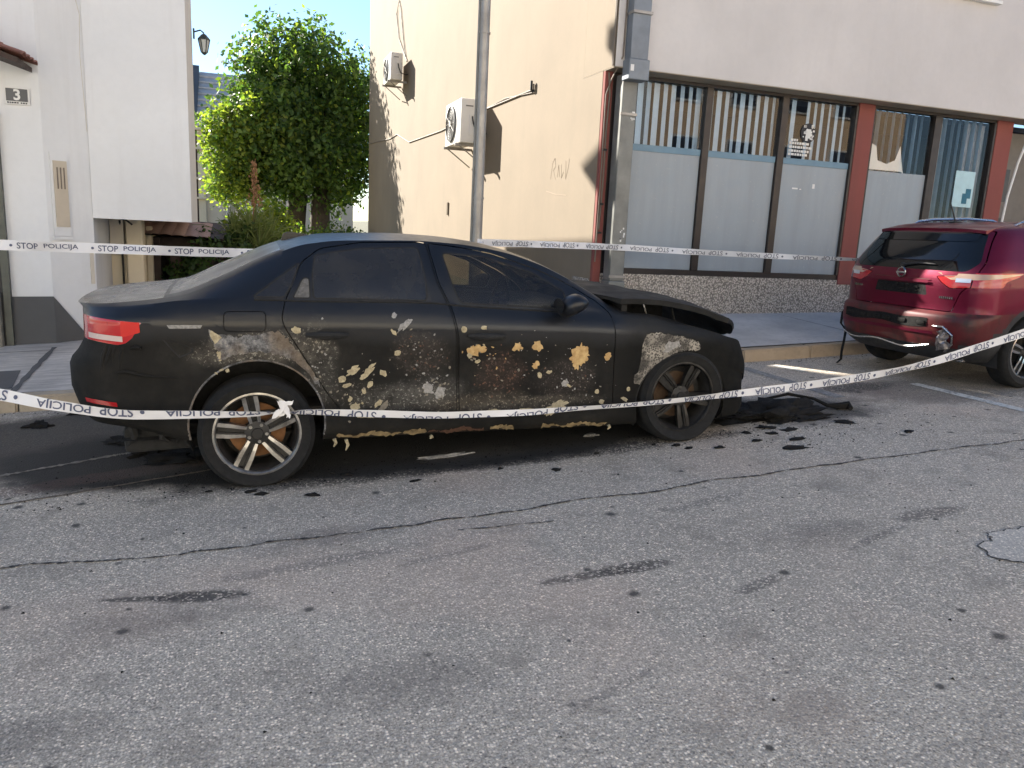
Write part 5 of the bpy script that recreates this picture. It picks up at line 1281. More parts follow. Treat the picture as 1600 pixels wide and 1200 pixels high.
for t_, x, z, r, asp in FL:
    if z > .99 or z < .29 or x < .8 or x > 3.45: continue
    key = 'rear_doorn' if in_poly(x, z, IN[id(P_rd)][0]) else ('front_doorn' if in_poly(x, z, IN[id(P_fd)][0]) else ('front_wingn' if x > 3.32 else 'body_shell'))
    groups.setdefault(key, MB())
    n = 34 if r > .04 else (18 if r > .02 else 9); ph = fr_.uniform(0, 6.28); tilt = fr_.uniform(.3, .9) if x < 2 else fr_.uniform(-.6, .6); V = []
    for ring, q in ((1, 1.), (.55, .6)):
        for k_ in range(n):
            a = 2*math.pi*k_/n; rr = r*ring*(1+.14*math.sin(2*a+ph)+.10*math.sin(5*a+3*ph)+.09*math.sin(11*a+2*ph)+fr_.uniform(-.24, .24)); dx, dz = rr*math.cos(a)/math.sqrt(asp), rr*math.sin(a)*math.sqrt(asp)
            X, Z = x+dx*math.cos(tilt)-dz*math.sin(tilt), z+dx*math.sin(tilt)+dz*math.cos(tilt); V.append((X, -(shell_y(X, Z)+(.0016 if ring == 1 else .0030)), Z))
    V.append((x, -(shell_y(x, z)+.0034), z))
    F = [(k_, (k_+1) % n, n+(k_+1) % n, n+k_) for k_ in range(n)] + [(n+k_, n+(k_+1) % n, 2*n) for k_ in range(n)]
    groups[key].add(V, F, 'ocgbd'.index(t_))
for key, m in groups.items():
    o = m.build('paint_blisters', [M['fl_o'], M['fl_c'], M['fl_g'], M['fl_b'], M['fl_d']], obs[key], smooth=60); o['kind'] = 'stuff'
# peeled sill: ragged strips under the doors
for x0, x1, zz, mt_, sd_ in ((1.48, 2.02, .010, 'fl_s', 41), (2.04, 2.4, .012, 'fl_b', 42), (2.45, 2.60, .012, 'fl_s', 43), (2.80, 3.26, .012, 'fl_s', 44)):
    pts = [(x, fzb(x)+zz+.024+.010*math.sin(x*23)) for x in lin(x0, x1, 14)] + [(x, fzb(x)+zz+.008*math.sin(x*31)) for x in lin(x1, x0, 14)]
    patch(pts, M[mt_], 'peeled_strip', obs['body_shell'], .004, .009, 1, sd_)
for x0, x1, zz, mt_, sd_ in ((1.60, 1.9, .135, 'fl_c', 51), (2.30, 2.95, .130, 'fl_c', 52)):
    pts = [(x, fzb(x)+zz+.016+.007*math.sin(x*29)) for x in lin(x0, x1, 16)] + [(x, fzb(x)+zz+.006*math.sin(x*37)) for x in lin(x1, x0, 16)]
    patch(pts, M[mt_], 'peeled_strip', obs['body_shell'], .004, .006, 1, sd_)
m = MB()
for x, z, L in ((1.46, .235, .05), (1.53, .225, .07), (3.28, .16, .03), (2.05, .2, .02)): m.tube([(x, -.895, z), (x+.01, -.893, z-L*.5), (x-.004, -.89, z-L)], [.012, .010, .004], 6)
m.build('hanging_shred', M['fl_c'], obs['body_shell'], smooth=True)
# cabin seen through the sooty panes
def seat(x, y, rear=False):
    m = MB(); m.bevbox((x, y-.25, .42), (x+.50, y+.25, .58), .05)
    b = bmesh.new(); bmesh.ops.create_cube(b, size=1)
    for v in b.verts: h = v.co.z+.5; v.co = Vector((x-.02+v.co.x*.12-.16*h, y+v.co.y*(.48-.08*h), .55+.52*h))
    bmesh.ops.bevel(b, geom=b.edges[:], offset=.035, segments=2, affect='EDGES'); m.bm(b)
    m.bevbox((x-.24, y-.12, 1.09), (x-.14, y+.12, 1.26), .03); m.build('seat', M['seat'], car, smooth=40)
seat(2.35, -.38); seat(2.35, .38); seat(1.50, -.38); seat(1.50, .38)
MB().bevbox((3.02, -.75, .68), (3.35, .75, .93), .05).build('dashboard', M['seat'], car, smooth=40)
MB().box((1.0, -.80, .40), (3.4, .80, .42)).box((.62, -.70, .9), (1.08, .70, .98)).build('cabin_floor', M['seat'], car)
sw = MB(); sw.tube([(2.92+.05*math.sin(a), .38+.18*math.cos(a), .90+.17*math.sin(a)) for a in lin(0, 2*math.pi, 25)], .015, 6); sw.tube([(2.92, .2, .9), (2.92, .56, .9)], .015, 6); sw.build('steering_wheel', M['seat'], car, smooth=True)
# ------------------------------------------------------------------ red SUV (local x: rear -> front, -y faces the camera)
k = Mat('dark_red_paint', (.095, .006, .012), .42, coat=.35, spec=.3); k.b.inputs['Metallic'].default_value = .6
k.color(k.ramp(k.noise(3, 4), [(.3, (.11, .004, .020)), (.7, (.14, .006, .028))])); k.bump(k.noise(2.2, 3), .04, .02); M['red_paint'] = k.m
k = Mat('bumper_red_sooted', (.08, .006, .01), .5, coat=.15, spec=.3); k.color(k.mix(k.ramp(k.noise(4, 6, .65), [(.46, 0.), (.64, .9)]), (.095, .010, .012), (.022, .012, .010))); M['red_soot'] = k.m
M['cladding'] = plain('black_cladding', (.022, .022, .023), .6, var=.25, scale=10)
k = Mat('dark_glass', (.006, .007, .008), .06, spec=.4); M['suv_glass'] = k.m
M['lamp_red'] = Mat('lamp_red', (.40, .015, .02), .12, coat=.7).m
M['lamp_clear'] = Mat('lamp_clear', (.50, .34, .24), .15, .2, coat=.6).m
M['lamp_silver'] = Mat('lamp_silver', (.65, .62, .62), .15, .5).m
suv = thing('red_suv', 'dark red sport utility vehicle with scorched rear bumper, parked uphill', 'car')
S_ = .95; sy = math.radians(.75)
ax_u, ax_v = 6.79, 5.0+.9*S_
suv.rotation_euler = (0, -cang, sy); suv.scale = (S_, S_, S_)
suv.location = (ax_u-.836*S_*math.cos(cang), ax_v-.836*S_*math.sin(sy), gz(ax_u)-.836*S_*math.sin(cang))
PZ = [(.26, .78, .14, 4.22), (.32, .84, .07, 4.30), (.42, .885, .02, 4.36), (.55, .900, .0, 4.38), (.66, .903, .004, 4.37), (.705, .903, .02, 4.36), (.735, .902, .062, 4.34), (.80, .902, .066, 4.30), (.95, .902, .066, 4.20), (1.04, .898, .074, 3.95), (1.10, .888, .090, 3.25), (1.18, .866, .120, 3.02), (1.30, .815, .190, 2.75), (1.42, .758, .272, 2.45), (1.50, .705, .340, 2.22), (1.535, .655, .41, 2.05), (1.56, .56, .54, 1.9), (1.572, .42, .75, 1.75), (1.578, .2, 1.0, 1.5)]
sW, sR, sF = (curve([(p[0], p[i]) for p in PZ]) for i in (1, 2, 3))
zs = [.26, .29, .32, .36, .40, .44, .48, .52, .56, .60, .64, .68, .70, .71, .72, .735, .75, .78, .81, .84, .87, .90, .93, .96, .99, 1.02, 1.05, 1.08, 1.11, 1.14, 1.17, 1.20, 1.23, 1.26, 1.29, 1.32, 1.35, 1.38, 1.41, 1.44, 1.47, 1.50, 1.515, 1.53, 1.542, 1.553, 1.562, 1.569, 1.574, 1.578]
def suv_pt(z, seg, t):
    W, xr, xf = sW(z), sR(z), sF(z); c = min(.42, (xf-xr)*.3); cf = min(.8, (xf-xr)*.35); n = 3.4
    if seg == 'r':
        ph = -math.pi/2+math.pi*t; s_, c_ = math.sin(ph), abs(math.cos(ph)); return (xr+c*(1-c_**(2/n)), W*math.copysign(abs(s_)**(2/n), s_))
    if seg == 'f':
        ph = math.pi/2-math.pi*t; s_, c_ = math.sin(ph), abs(math.cos(ph)); return (xf-cf*(1-c_**(2/2.6)), W*math.copysign(abs(s_)**(2/2.6), s_))
    x = xr+c+(xf-cf-xr-c)*t; return (x, W) if seg == 'u' else (xf-cf-(xf-cf-xr-c)*t, -W)
# even spacing round the rear arc
tt = []; prev = None; acc = [0]; fine = 400
ps = [suv_pt(.8, 'r', i/fine) for i in range(fine+1)]
for i in range(fine): acc.append(acc[-1]+math.hypot(ps[i+1][0]-ps[i][0], ps[i+1][1]-ps[i][1]))
NRr = 84; tt = [float(np.interp(acc[-1]*i/NRr, acc, [j/fine for j in range(fine+1)])) for i in range(NRr+1)]
plan = [('r', t) for t in tt] + [('u', i/60) for i in range(1, 60)] + [('f', i/24) for i in range(25)] + [('d', i/60) for i in range(1, 60)]
bm = bmesh.new(); lay = bm.faces.layers.int.new('row'); G2 = []
for z in zs: G2.append([bm.verts.new((*suv_pt(z, s, t), z)) for s, t in plan])
K = len(plan)
for i in range(len(zs)-1):
    for j in range(K): f = bm.faces.new((G2[i][j], G2[i][(j+1) % K], G2[i+1][(j+1) % K], G2[i+1][j])); f[lay] = i
bm.faces.new(G2[-1][::1])[lay] = 99; bm.faces.new(G2[0][::-1])[lay] = 98
bm.normal_update()
rear = lambda f, c: c.x < .62 and abs(f.normal.y) < .80
flank = lambda f, c: abs(f.normal.y) > .45
AR, AF = (.836, .345, .405), (3.482, .345, .405)
PA = [circ(*AR), circ(*AF)]; PAc = [circ(a[0], a[1], a[2]+.055) for a in (AR, AF)]
Q_glass = round_poly([(-.745, 1.205), (-.67, 1.118), (.67, 1.118), (.745, 1.205), (.635, 1.485), (-.635, 1.485)], .04, 3)
Q_hatch = round_poly([(-.60, .742), (-.66, .93), (-.735, 1.0), (-.76, 1.12), (-.775, 1.20), (-.665, 1.495), (.665, 1.495), (.775, 1.20), (.76, 1.12), (.735, 1.0), (.66, .93), (.60, .742)], .03, 3)
Q_plate = round_poly([(-.33, .875), (.33, .875), (.30, .995), (-.30, .995)], .02, 3)
Q_li = [round_poly([(s*.40, 1.068), (s*.736, 1.092), (s*.736, .975), (s*.56, .962), (s*.47, 1.01)], .015, 2) for s in (-1, 1)]
Q_lo = [[(s*.742, 1.10), (s*1.2, 1.12), (s*1.2, .985), (s*.742, .975)] for s in (-1, 1)]
R_lo = round_poly([(-.3, 1.10), (.30, 1.118), (.62, 1.112), (.55, 1.075), (.40, 1.04), (.36, .985), (-.3, .965)], .015, 2)
R_win = round_poly([(.83, 1.27), (1.02, 1.43), (1.6, 1.47), (2.2, 1.43), (2.72, 1.17), (2.6, 1.13), (1.05, 1.16), (.88, 1.20)], .03, 3)
R_winc = offset_poly(R_win, .028)
R_d = [round_poly([(.98, 1.10), (1.28, .72), (1.34, .42), (1.86, .42), (1.86, 1.10)], .04, 3), round_poly([(1.88, .42), (2.85, .42), (2.95, 1.05), (1.88, 1.10)], .04, 3)]
cookie(bm, PA+PAc, lambda f, c: abs(c.y) > .55)
for P in [Q_glass, Q_plate]+Q_li: cookie(bm, [offset_poly(P, .003), offset_poly(P, -.003)], rear, (1, 2))
cookie(bm, [offset_poly(Q_hatch, .004), offset_poly(Q_hatch, -.004)], rear, (1, 2))
for P in Q_lo: cookie(bm, [P], lambda f, c: c.x < .5 and abs(c.y) > .7, (1, 2))
cookie(bm, [R_lo], lambda f, c: abs(c.y) > .74 and c.x < .9)
for P in R_d: cookie(bm, [offset_poly(P, .003), offset_poly(P, -.003)], flank)
cookie(bm, [R_win, R_winc], flank)
def scl(f, c):
    s = 'n' if c.y < 0 else 'f'; r = f[lay]
    if r == 98: return 'underbody'
    if r == 99: return 'body_shell'
    if abs(c.y) > .55:
        if any(in_poly(c.x, c.z, P) for P in PA): return None
        if c.z < .80 and any(in_poly(c.x, c.z, P) for P in PAc): return 'arch_cladding'
    if rear(f, c):
        if in_poly(c.y, c.z, offset_poly(Q_glass, -.003)): return 'rear_glass'
        if in_poly(c.y, c.z, offset_poly(Q_plate, -.003)): return 'plate_recess'
        for P in Q_li:
            if in_poly(c.y, c.z, offset_poly(P, -.003)): return 'inner_light'+s
            if in_poly(c.y, c.z, offset_poly(P, .003)): return None
    if c.x < .9 and abs(c.y) > .742 and in_poly(c.x, c.z, R_lo) : return 'outer_light'+s
    if rear(f, c):
        if in_poly(c.y, c.z, offset_poly(Q_hatch, -.004)): return 'tailgate'
        if in_poly(c.y, c.z, offset_poly(Q_hatch, .004)): return None
    if flank(f, c) and c.x > .7:
        if in_poly(c.x, c.z, R_win): return 'side_glass'+s
        if in_poly(c.x, c.z, R_winc): return 'window_trim'+s
        for P, nm in zip(R_d, ('rear_door', 'front_door')):
            if in_poly(c.x, c.z, offset_poly(P, -.003)): return nm+s
            if in_poly(c.x, c.z, offset_poly(P, .003)): return None
    if c.z > 1.12 and c.x > 2.0 and not flank(f, c) and c.z < 1.5: return 'windscreen'
    if c.z < .44 and (c.x > .62 or abs(c.y) > .72): return 'arch_cladding'
    if c.x < .62 and c.z < .735:
        if c.z < .40: return 'lower_valance'
        if c.x > .30 and c.z < .58: return 'arch_cladding'
        return 'rear_bumper'
    return 'body_shell'
bm.verts.index_update(); sp_ = split_parts(bm, scl); sob = {}
nm_ = dict(inner_light='tailgate_light', outer_light='tail_light', side_glass='side_window', window_trim='window_trim', rear_door='rear_door', front_door='front_door')
for key in sorted(sp_):
    base = nm_.get(key[:-1], key); mat = M['red_paint']
    if 'glass' in key or key == 'windscreen': mat = M['suv_glass']
    if 'light' in key: mat = M['lamp_red']
    if key in ('arch_cladding', 'lower_valance', 'underbody'): mat = M['cladding']
    if key == 'plate_recess': mat = M['char']
    if key == 'rear_bumper': mat = M['red_soot']
    if key[:-1] == 'window_trim': mat = M['chrome']
    sob[key] = faces_to_obj(base, sp_[key], mat, suv, 38)
bm.free()
def sx(y, z):
    """x of the rear skin at lateral y, height z"""
    W, xr = sW(z), sR(z); a = min(.999, abs(y)/W); sn = a**1.7; c_ = math.sqrt(max(0, 1-sn*sn)); return xr+.42*(1-c_**(2/3.4))
def rear_panel(pts_lo, pts_hi, out, mat, nm, par):
    V = [(sx(y, z)-out, y, z) for y, z in pts_lo] + [(sx(y, z)-out, y, z) for y, z in pts_hi]; n = len(pts_lo)
    MB().add(V, [(i, i+1, n+i+1, n+i) for i in range(n-1)]).build(nm, mat, par, smooth=60)
for s, q in ((-1, 'n'), (1, 'f')):
    yy = lin(s*.60, s*.73, 8); rear_panel([(y, 1.018+.01*abs(y)) for y in yy], [(y, 1.062) for y in yy], .004, M['lamp_silver'], 'reflector_insert', sob['inner_light'+q])
    # clear upper strip on the outer lamp, following the flank
    V = []; n = 14
    for i in range(n+1):
        z = 1.045+.004*i; x = .10+.036*i
        for zz in (z-.001, 1.105):
            y = min(sW(zz)*.999, sW(zz)); 
            # lateral position for this x on the rounded corner
            xr = sR(zz); cc = max(0, min(1, 1-(x-xr)/.42)); sn = math.sqrt(max(0, 1-cc**3.4)); yb = sW(zz)*sn**(2/3.4); V.append((x-.002, s*(yb+.004), zz))
    MB().add(V, [(2*i, 2*i+1, 2*i+3, 2*i+2) for i in range(n)]).build('clear_lens', M['lamp_clear'], sob['outer_light'+q], smooth=60)
# roof spoiler over the glass
V = []; n = 24
for j in range(n+1):
    y = -.63+1.26*j/n; b = (abs(y)/.63)**4; V += [(.62, y, 1.560-.02*b), (.335+.05*b, y, 1.520-.02*b), (.335+.05*b, y, 1.492-.02*b), (.42, y, 1.468-.01*b)]
MB().add(V, [(4*j+a, 4*j+(a+1) % 4, 4*j+4+(a+1) % 4, 4*j+4+a) for j in range(n) for a in range(4)]+[(0, 1, 2, 3), (4*n, 4*n+3, 4*n+2, 4*n+1)]).build('roof_spoiler', M['red_paint'], suv, smooth=40)
MB().box((.337, -.13, 1.500), (.36, .13, 1.514)).build('high_brake_light', M['lamp_red'], suv)
V = []
for j in range(n+1):
    y = -.60+1.20*j/n; V += [(sx(y, 1.46)-.006+.0, y, 1.47), (sx(y, 1.40)-.006, y, 1.40)]
MB().add(V, [(2*j, 2*j+1, 2*j+3, 2*j+2) for j in range(n)]).build('glass_shade_band', M['suv_glass'], sob['rear_glass'], smooth=True)
# wiper
MB().tube([(sx(0, 1.16)-.02, .02, 1.155), (sx(.2, 1.19)-.03, -.16, 1.185), (sx(.3, 1.2)-.03, -.36, 1.18)], [.014, .009, .006], 6).lathe([(.0, 0), (.022, 0), (.022, .03), (0, .03)], 14, 'x', 0, (sx(0, 1.155)-.03, .02, 1.155)).build('rear_wiper', M['cladding'], suv)
# roof rails, aerial
for s in (-1, 1):
    P = [(.75, s*.60, 1.535), (.86, s*.615, 1.578), (1.1, s*.62, 1.60), (1.6, s*.62, 1.605), (2.0, s*.62, 1.585), (2.15, s*.62, 1.545)]
    MB().tube(P, [.008, .016, .018, .018, .016, .008], 8).build('roof_rail', M['chrome'], suv, smooth=True)
MB().tube([(.72, 0, 1.57), (.70, 0, 1.60), (.60, 0, 1.80)], [.014, .008, .004], 6).bevbox((.66, -.035, 1.565), (.76, .035, 1.585), .008).build('roof_aerial', M['cladding'], suv, smooth=40)
# tailgate details: badge ring and bar, chrome-less plate shelf, name strips, bulge above plate
yb = lin(-.34, .34, 13); rear_panel([(y, 1.000) for y in yb], [(y, 1.030) for y in yb], .022, M['red_paint'], 'plate_hood', sob['tailgate'])
rear_panel([(y, 1.030) for y in yb], [(y, 1.038) for y in yb], .012, M['red_soot'], 'plate_hood', sob['tailgate'])
xb = sx(0, 1.075)-.012
MB().tube([(xb-.008, .048*math.cos(a), 1.082+.046*math.sin(a)) for a in lin(0, 2*math.pi, 29)], .009, 6, cap=False).bevbox((xb-.018, -.060, 1.073), (xb-.004, .060, 1.091), .003).build('badge', M['chrome'], sob['tailgate'], smooth=50)
for y0, y1, z0 in ((.52, .66, .905), (-.60, -.46, .862)):
    m = MB(); y = y0
    while y < y1-.01: m.box((sx(y, z0)-.006, y, z0), (sx(y, z0)-.001, y+.014, z0+.020)); y += .020
    m.build('badge_lettering', M['chrome'], sob['tailgate'])
rear_panel([(y, .985) for y in lin(-.38, .38, 13)], [(y, .989) for y in lin(-.38, .38, 13)], .006, M['red_paint'], 'crease', sob['tailgate'])
m = MB()
for q in range(14):
    y, z = rng.uniform(-.28, .26), rng.uniform(.89, .975); s = rng.uniform(.01, .035); m.bevbox((sx(y, z)-.012, y-s, z-s*.5), (sx(y, z)+.004, y+s, z+s*.5), .004)
m.build('melted_plate_remains', M['char'], sob['plate_recess'])
# scorched bumper: slots, dark ledge, hanging chrome edge, torn silver corner
rear_panel([(y, .575+.012*math.sin(y*9)) for y in lin(-.42, .70, 24)], [(y, .662+.006*math.sin(y*13)) for y in lin(-.42, .70, 24)], .004, M['char'], 'bumper_slot', sob['rear_bumper'])
m = MB()
for q in range(6):
    y = -.32+.18*q+rng.uniform(-.04, .04); MB().bevbox((sx(y, .62)-.016, y-.05, .595), (sx(y, .62), y+.05, .640), .012).build('melted_lump', M['char'], sob['rear_bumper'], smooth=40)
rear_panel([(y, .515) for y in lin(-.50, .74, 20)], [(y, .545) for y in lin(-.50, .74, 20)], .014, M['red_paint'], 'bumper_lip', sob['rear_bumper'])
P = [(sx(y, .42)-.02-.012*math.sin(y*5), y, .405-.035*math.cos((y-.1)*2.2)+.02*math.sin(y*9)) for y in lin(.70, -.46, 26)]
MB().tube(P, .009, 6).build('hanging_trim', M['chrome'], sob['rear_bumper'], smooth=True)
# crumpled silver flap at the near corner
b = bmesh.new(); bmesh.ops.create_grid(b, x_segments=14, y_segments=14, size=1); fr2 = random.Random(4)
for v in b.verts:
    a, c = v.co.x, v.co.y; nz_ = mnoise.noise(Vector((a*2.3, c*2.3, 1)))*.05
    yy_, zz_ = -.60+.055*a*(1-.3*c), .475+.095*c-.02*a; v.co = Vector((sx(max(-.86, yy_), max(.3, zz_))-.02-.03*(1-a*a)+nz_, yy_, zz_))
MB().bm(b).build('torn_flap', plain('torn_metal', (.30, .28, .28), .35, .8, var=.7, scale=26), sob['rear_bumper'], smooth=25)
MB().tube([(sx(-.54, .6)-.02, -.50, .60), (sx(-.6, .58)-.04, -.62, .605), (sx(-.7, .5)-.04, -.70, .53), (sx(-.7, .42)-.03, -.68, .44), (sx(-.64, .36)-.02, -.60, .36)], .012, 8).build('torn_trim', M['chrome'], sob['rear_bumper'], smooth=True)
MB().bevbox((.20, -.70, .26), (.26, -.62, .40), .01).build('tow_bracket', M['chrome'], suv)
MB().box((.16, -.84, .425), (.30, -.79, .445)).build('side_reflector', M['lamp_red'], sob['rear_bumper'])
# black strap hanging from the far corner down to the road
st = [(.22, .88, .62), (.20, .90, .56), (.19, .90, .44), (.25, .88, .36), (.23, .87, .25), (.20, .86, .12), (.19, .85, .03), (.13, .82, .012), (.05, .76, .010)]
V = [];
for i, p in enumerate(st): w = .022 if i < 7 else .018; V += [(p[0], p[1]-w, p[2]), (p[0]+.004, p[1]+w, p[2])]
MB().add(V, [(2*i, 2*i+1, 2*i+3, 2*i+2) for i in range(len(st)-1)]).build('hanging_strap', M['char'], suv, smooth=True)
# wheels, housings
mats = (M['tyre'], M['chrome'], None, M['rim_dark'], M['rim_dark'])
for a in (AR, AF):
    for s in (-1, 1):
        t, yo = wheel(suv, (a[0], s*.785, a[1]), s, .345, .245, .225, 0, 5, mats)
        for q in range(5): spoke_pair(t, yo, s, .245, math.radians(18+72*q), M['chrome'], M['rim_dark'])
        MB().lathe([(0, yo-s*.002), (.03, yo-s*.002), (.05, yo-s*.016), (.07, yo-s*.05)], 20, 'y').build('hub_cap', M['rim_dark'], t, smooth=40)
        m2 = MB(); V = []; n = 20
        for y in (s*.88, s*.50):
            for q in range(n+1): w = math.pi*(-.1+1.2*q/n); V.append((a[0]+(a[2]+.01)*math.cos(w), y, a[1]+(a[2]+.01)*math.sin(w)))
        m2.add(V, [(q, q+1, n+2+q, n+1+q) for q in range(n)] + [tuple(range(n+1, 2*n+2))]); m2.build('wheel_housing', M['cladding'], suv, smooth=50)
for s in (-1, 1):
    bm2 = bmesh.new(); bmesh.ops.create_uvsphere(bm2, u_segments=20, v_segments=12, radius=1)
    for v in bm2.verts: v.co = Vector((2.72+v.co.x*.07, s*(.98+v.co.y*.11), 1.12+v.co.z*.07))
    MB().bm(bm2).build('door_mirror', M['red_paint'], suv, smooth=60)
    for x in (1.02, 1.95): MB().tube([(x+.03, s*(sW(.98)+.012), .985), (x+.12, s*(sW(.98)+.035), .985), (x+.22, s*(sW(.98)+.012), .985)], .013, 8).build('door_handle', M['red_paint'], sob[('rear_door' if x < 1.5 else 'front_door')+('n' if s < 0 else 'f')], smooth=True)
for s in (-1, 1):
    m = MB().bevbox((3.95, s*.62-.16, .78), (4.12, s*.62+.16, .92), .03); m.build('headlight', M['lamp_silver'], suv, smooth=40)
# ------------------------------------------------------------------ police tape
def smooth_path(pts, n):
    P = np.array(pts, float); d = np.r_[0, np.cumsum(np.linalg.norm(np.diff(P[:, :2], axis=0), axis=1))]
    cs = [curve(list(zip(d, P[:, i]))) for i in range(P.shape[1])]; return [[c(t) for c in cs] for t in np.linspace(0, d[-1], n)]
PERIOD = .645
glyph = {}
def words():
    if not glyph:
        for w, x0, wid in (('STOP', .075, .165), ('POLICIJA', .285, .275)):
            me = text_mesh(w, .1, .0015, 'LEFT', 4); V = np.array([v.co[:] for v in me.vertices]); F = [list(p.vertices) for p in me.polygons]; bpy.data.meshes.remove(me)
            V[:, 0] -= V[:, 0].min(); V[:, 0] *= wid/V[:, 0].max(); V[:, 0] += x0; V[:, 1] -= (V[:, 1].max()+V[:, 1].min())/2; V[:, 1] *= .055/(V[:, 1].max()-V[:, 1].min())
            glyph[w] = (V, F)
        a = np.linspace(0, 2*np.pi, 15)[:-1]; V = np.c_[.03+.012*np.cos(a), .012*np.sin(a), 0*a]; glyph['dot'] = (V, [list(range(14))])
    return glyph
def tape(name, label, pts, flip, phase, ink, group='police barrier tapes'):
    """pts: (u, v, z, width, lean, textshift): lean tips the top edge towards the street"""
    t = thing(name, label, 'barrier tape', (0, 0, 0), group=group)
    Q = smooth_path(pts, 420); C = np.array([q[:3] for q in Q]); Wd = np.array([q[3] for q in Q]); Ln = np.array([q[4] for q in Q]); tq = np.arange(len(Q))*.021; Ln = Ln + .22*np.sin(tq*3.3) + .14*np.sin(tq*8.1+1); Sh = np.array([q[5] for q in Q])
    Tn = np.gradient(C, axis=0); Tn /= np.linalg.norm(Tn, axis=1, keepdims=True)
    up = np.array([0, 0, 1.]); U = up - Tn*(Tn@up)[:, None]; U /= np.linalg.norm(U, axis=1, keepdims=True); Nn = np.cross(Tn, U)
    Wv = U*np.cos(Ln)[:, None] + Nn*np.sin(Ln)[:, None]; Nv = np.cross(Tn, Wv)
    s = np.r_[0, np.cumsum(np.linalg.norm(np.diff(C, axis=0), axis=1))]
    cup = .0022*np.sin(s*31)+.0015*np.sin(s*77)
    rows = tuple(-.5+q/8 for q in range(9)); V = []
    for i in range(len(C)):
        for r in rows: V.append(tuple(C[i]+Wv[i]*Wd[i]*r + Nv[i]*(cup[i]*(1-4*r*r))))
    n = 9; F = [(i*n+j, (i+1)*n+j, (i+1)*n+j+1, i*n+j+1) for i in range(len(C)-1) for j in range(n-1)]
    MB().add(V, F).build('strip', M['tape'], t, smooth=80, recalc=False)
    g = words(); m = MB(); k = -1
    while (k*PERIOD+phase) < s[-1]:
        for w, (GV, GF) in g.items():
            sx_ = k*PERIOD+phase + (GV[:, 0] if not flip else PERIOD-GV[:, 0]); yy = GV[:, 1] if not flip else -GV[:, 1]
            if sx_.min() < .01 or sx_.max() > s[-1]-.01: continue
            idx = np.interp(sx_, s, np.arange(len(s))); i0 = np.clip(idx.astype(int), 0, len(s)-2); fr = (idx-i0)[:, None]
            c = C[i0]*(1-fr)+C[i0+1]*fr; wv = Wv[i0]; nv = Nv[i0]; wd = Wd[i0]; cu = cup[i0]; sh = Sh[i0]
            y = np.clip(yy+sh, -wd*.5, wd*.5); r = y/wd
            base = c + wv*y[:, None] + nv*(cu*(1-4*r*r))[:, None]
            for sg in (1, -1): m.add([tuple(p) for p in base + nv*.0030*sg], GF)
        k += 1
    m.build('lettering', ink, t, recalc=False)['kind'] = 'stuff'
    return t
# near tape: sags along the flank of the sedan, then climbs past the SUV
near = [(-2.6, 5.1, .62, .06, .1, 0), (-1.25, 4.62, .565, .062, .1, .0), (-.95, 4.50, .522, .058, .15, .008), (-.55, 4.42, .474, .052, .2, .016), (-.25, 4.40, .470, .046, .25, .020), (.05, 4.39, .466, .040, .3, .022),
        (.20, 4.39, .470, .030, .8, .010), (.32, 4.39, .468, .040, .3, .010), (.7, 4.385, .448, .044, .2, -.016), (1.2, 4.38, .424, .042, .2, -.022), (1.6, 4.38, .424, .040, .2, -.018), (2.0, 4.385, .437, .036, .3, .018), (2.4, 4.40, .447, .036, .3, .020), (2.8, 4.43, .462, .040, .25, .006),
        (3.3, 4.50, .480, .050, .2, 0), (3.9, 4.56, .510, .060, .15, 0), (4.6, 4.62, .565, .064, .1, 0), (5.2, 4.66, .650, .066, .1, 0), (5.8, 4.68, .785, .068, .1, 0), (6.5, 4.68, .960, .07, .1, 0), (8, 4.68, 1.30, .07, .1, 0)]
nt_ = tape('police_tape', 'nearest white police tape, sagging across the black sedan and past the red car', near, True, .30, M['ink_blue'])
kn = MB()
for j in range(7):
    a = random.Random(60+j); c = Vector((.165+.01*j, 4.372, .480)); V = []
    for i in range(6):
        tq = i/5; p = c + Vector((.03*math.sin(j*1.7+tq*4), -.006*(j % 3), -.012+.014*j*tq + .02*math.sin(tq*5+j))); V += [p+Vector((0, 0, -.010)), p+Vector((.006, .003, .012))]
    kn.add(V, [(2*i, 2*i+1, 2*i+3, 2*i+2) for i in range(5)])
kn.add([(.19, 4.365, .49), (.205, 4.365, .488), (.185, 4.362, .535), (.170, 4.362, .545)], [(0, 1, 2, 3)]); kn.build('knot', M['tape'], nt_, smooth=True, recalc=False)
# background tape on the left: taut, readable
left = [(-3.2, 8.0, 1.205, .092, 0, 0), (-1.65, 8.0, 1.197, .092, .0, 0), (-.3, 8.0, 1.196, .090, .05, 0), (.4, 8.03, 1.210, .075, .3, 0), (1.2, 8.15, 1.26, .08, .2, 0), (2.40, 8.30, 1.36, .085, 0, 0)]
tape('police_tape', 'white police tape stretched across the yard gap on the left', left, False, .645-.048, M['ink_blue'])
right = [(2.46, 8.285, 1.39, .08, 0, 0), (3.2, 8.45, 1.395, .078, 0, 0), (3.9, 8.58, 1.397, .078, 0, 0), (4.32, 8.66, 1.395, .078, 0, 0), (4.50, 8.66, 1.395, .076, 0, 0), (5.2, 8.35, 1.385, .072, .1, 0), (6.0, 7.75, 1.385, .064, .3, 0), (6.6, 7.25, 1.395, .05, .5, 0), (7.4, 6.95, 1.40, .05, .5, 0), (8.6, 6.85, 1.40, .05, .5, 0)]
tape('police_tape', 'white police tape tied round the downpipe in front of the shop windows', right, True, .10, plain('ink_grey', (.16, .17, .20), .7))
MB().tube([(2.46, 8.272, 1.39), (2.54, 8.31, 1.39), (2.54, 8.39, 1.38), (2.46, 8.43, 1.37), (2.39, 8.38, 1.37), (2.39, 8.31, 1.37), (2.44, 8.28, 1.36)], .012, 6).build('knot', M['tape'], bpy.data.objects['police_tape.002'], smooth=True)

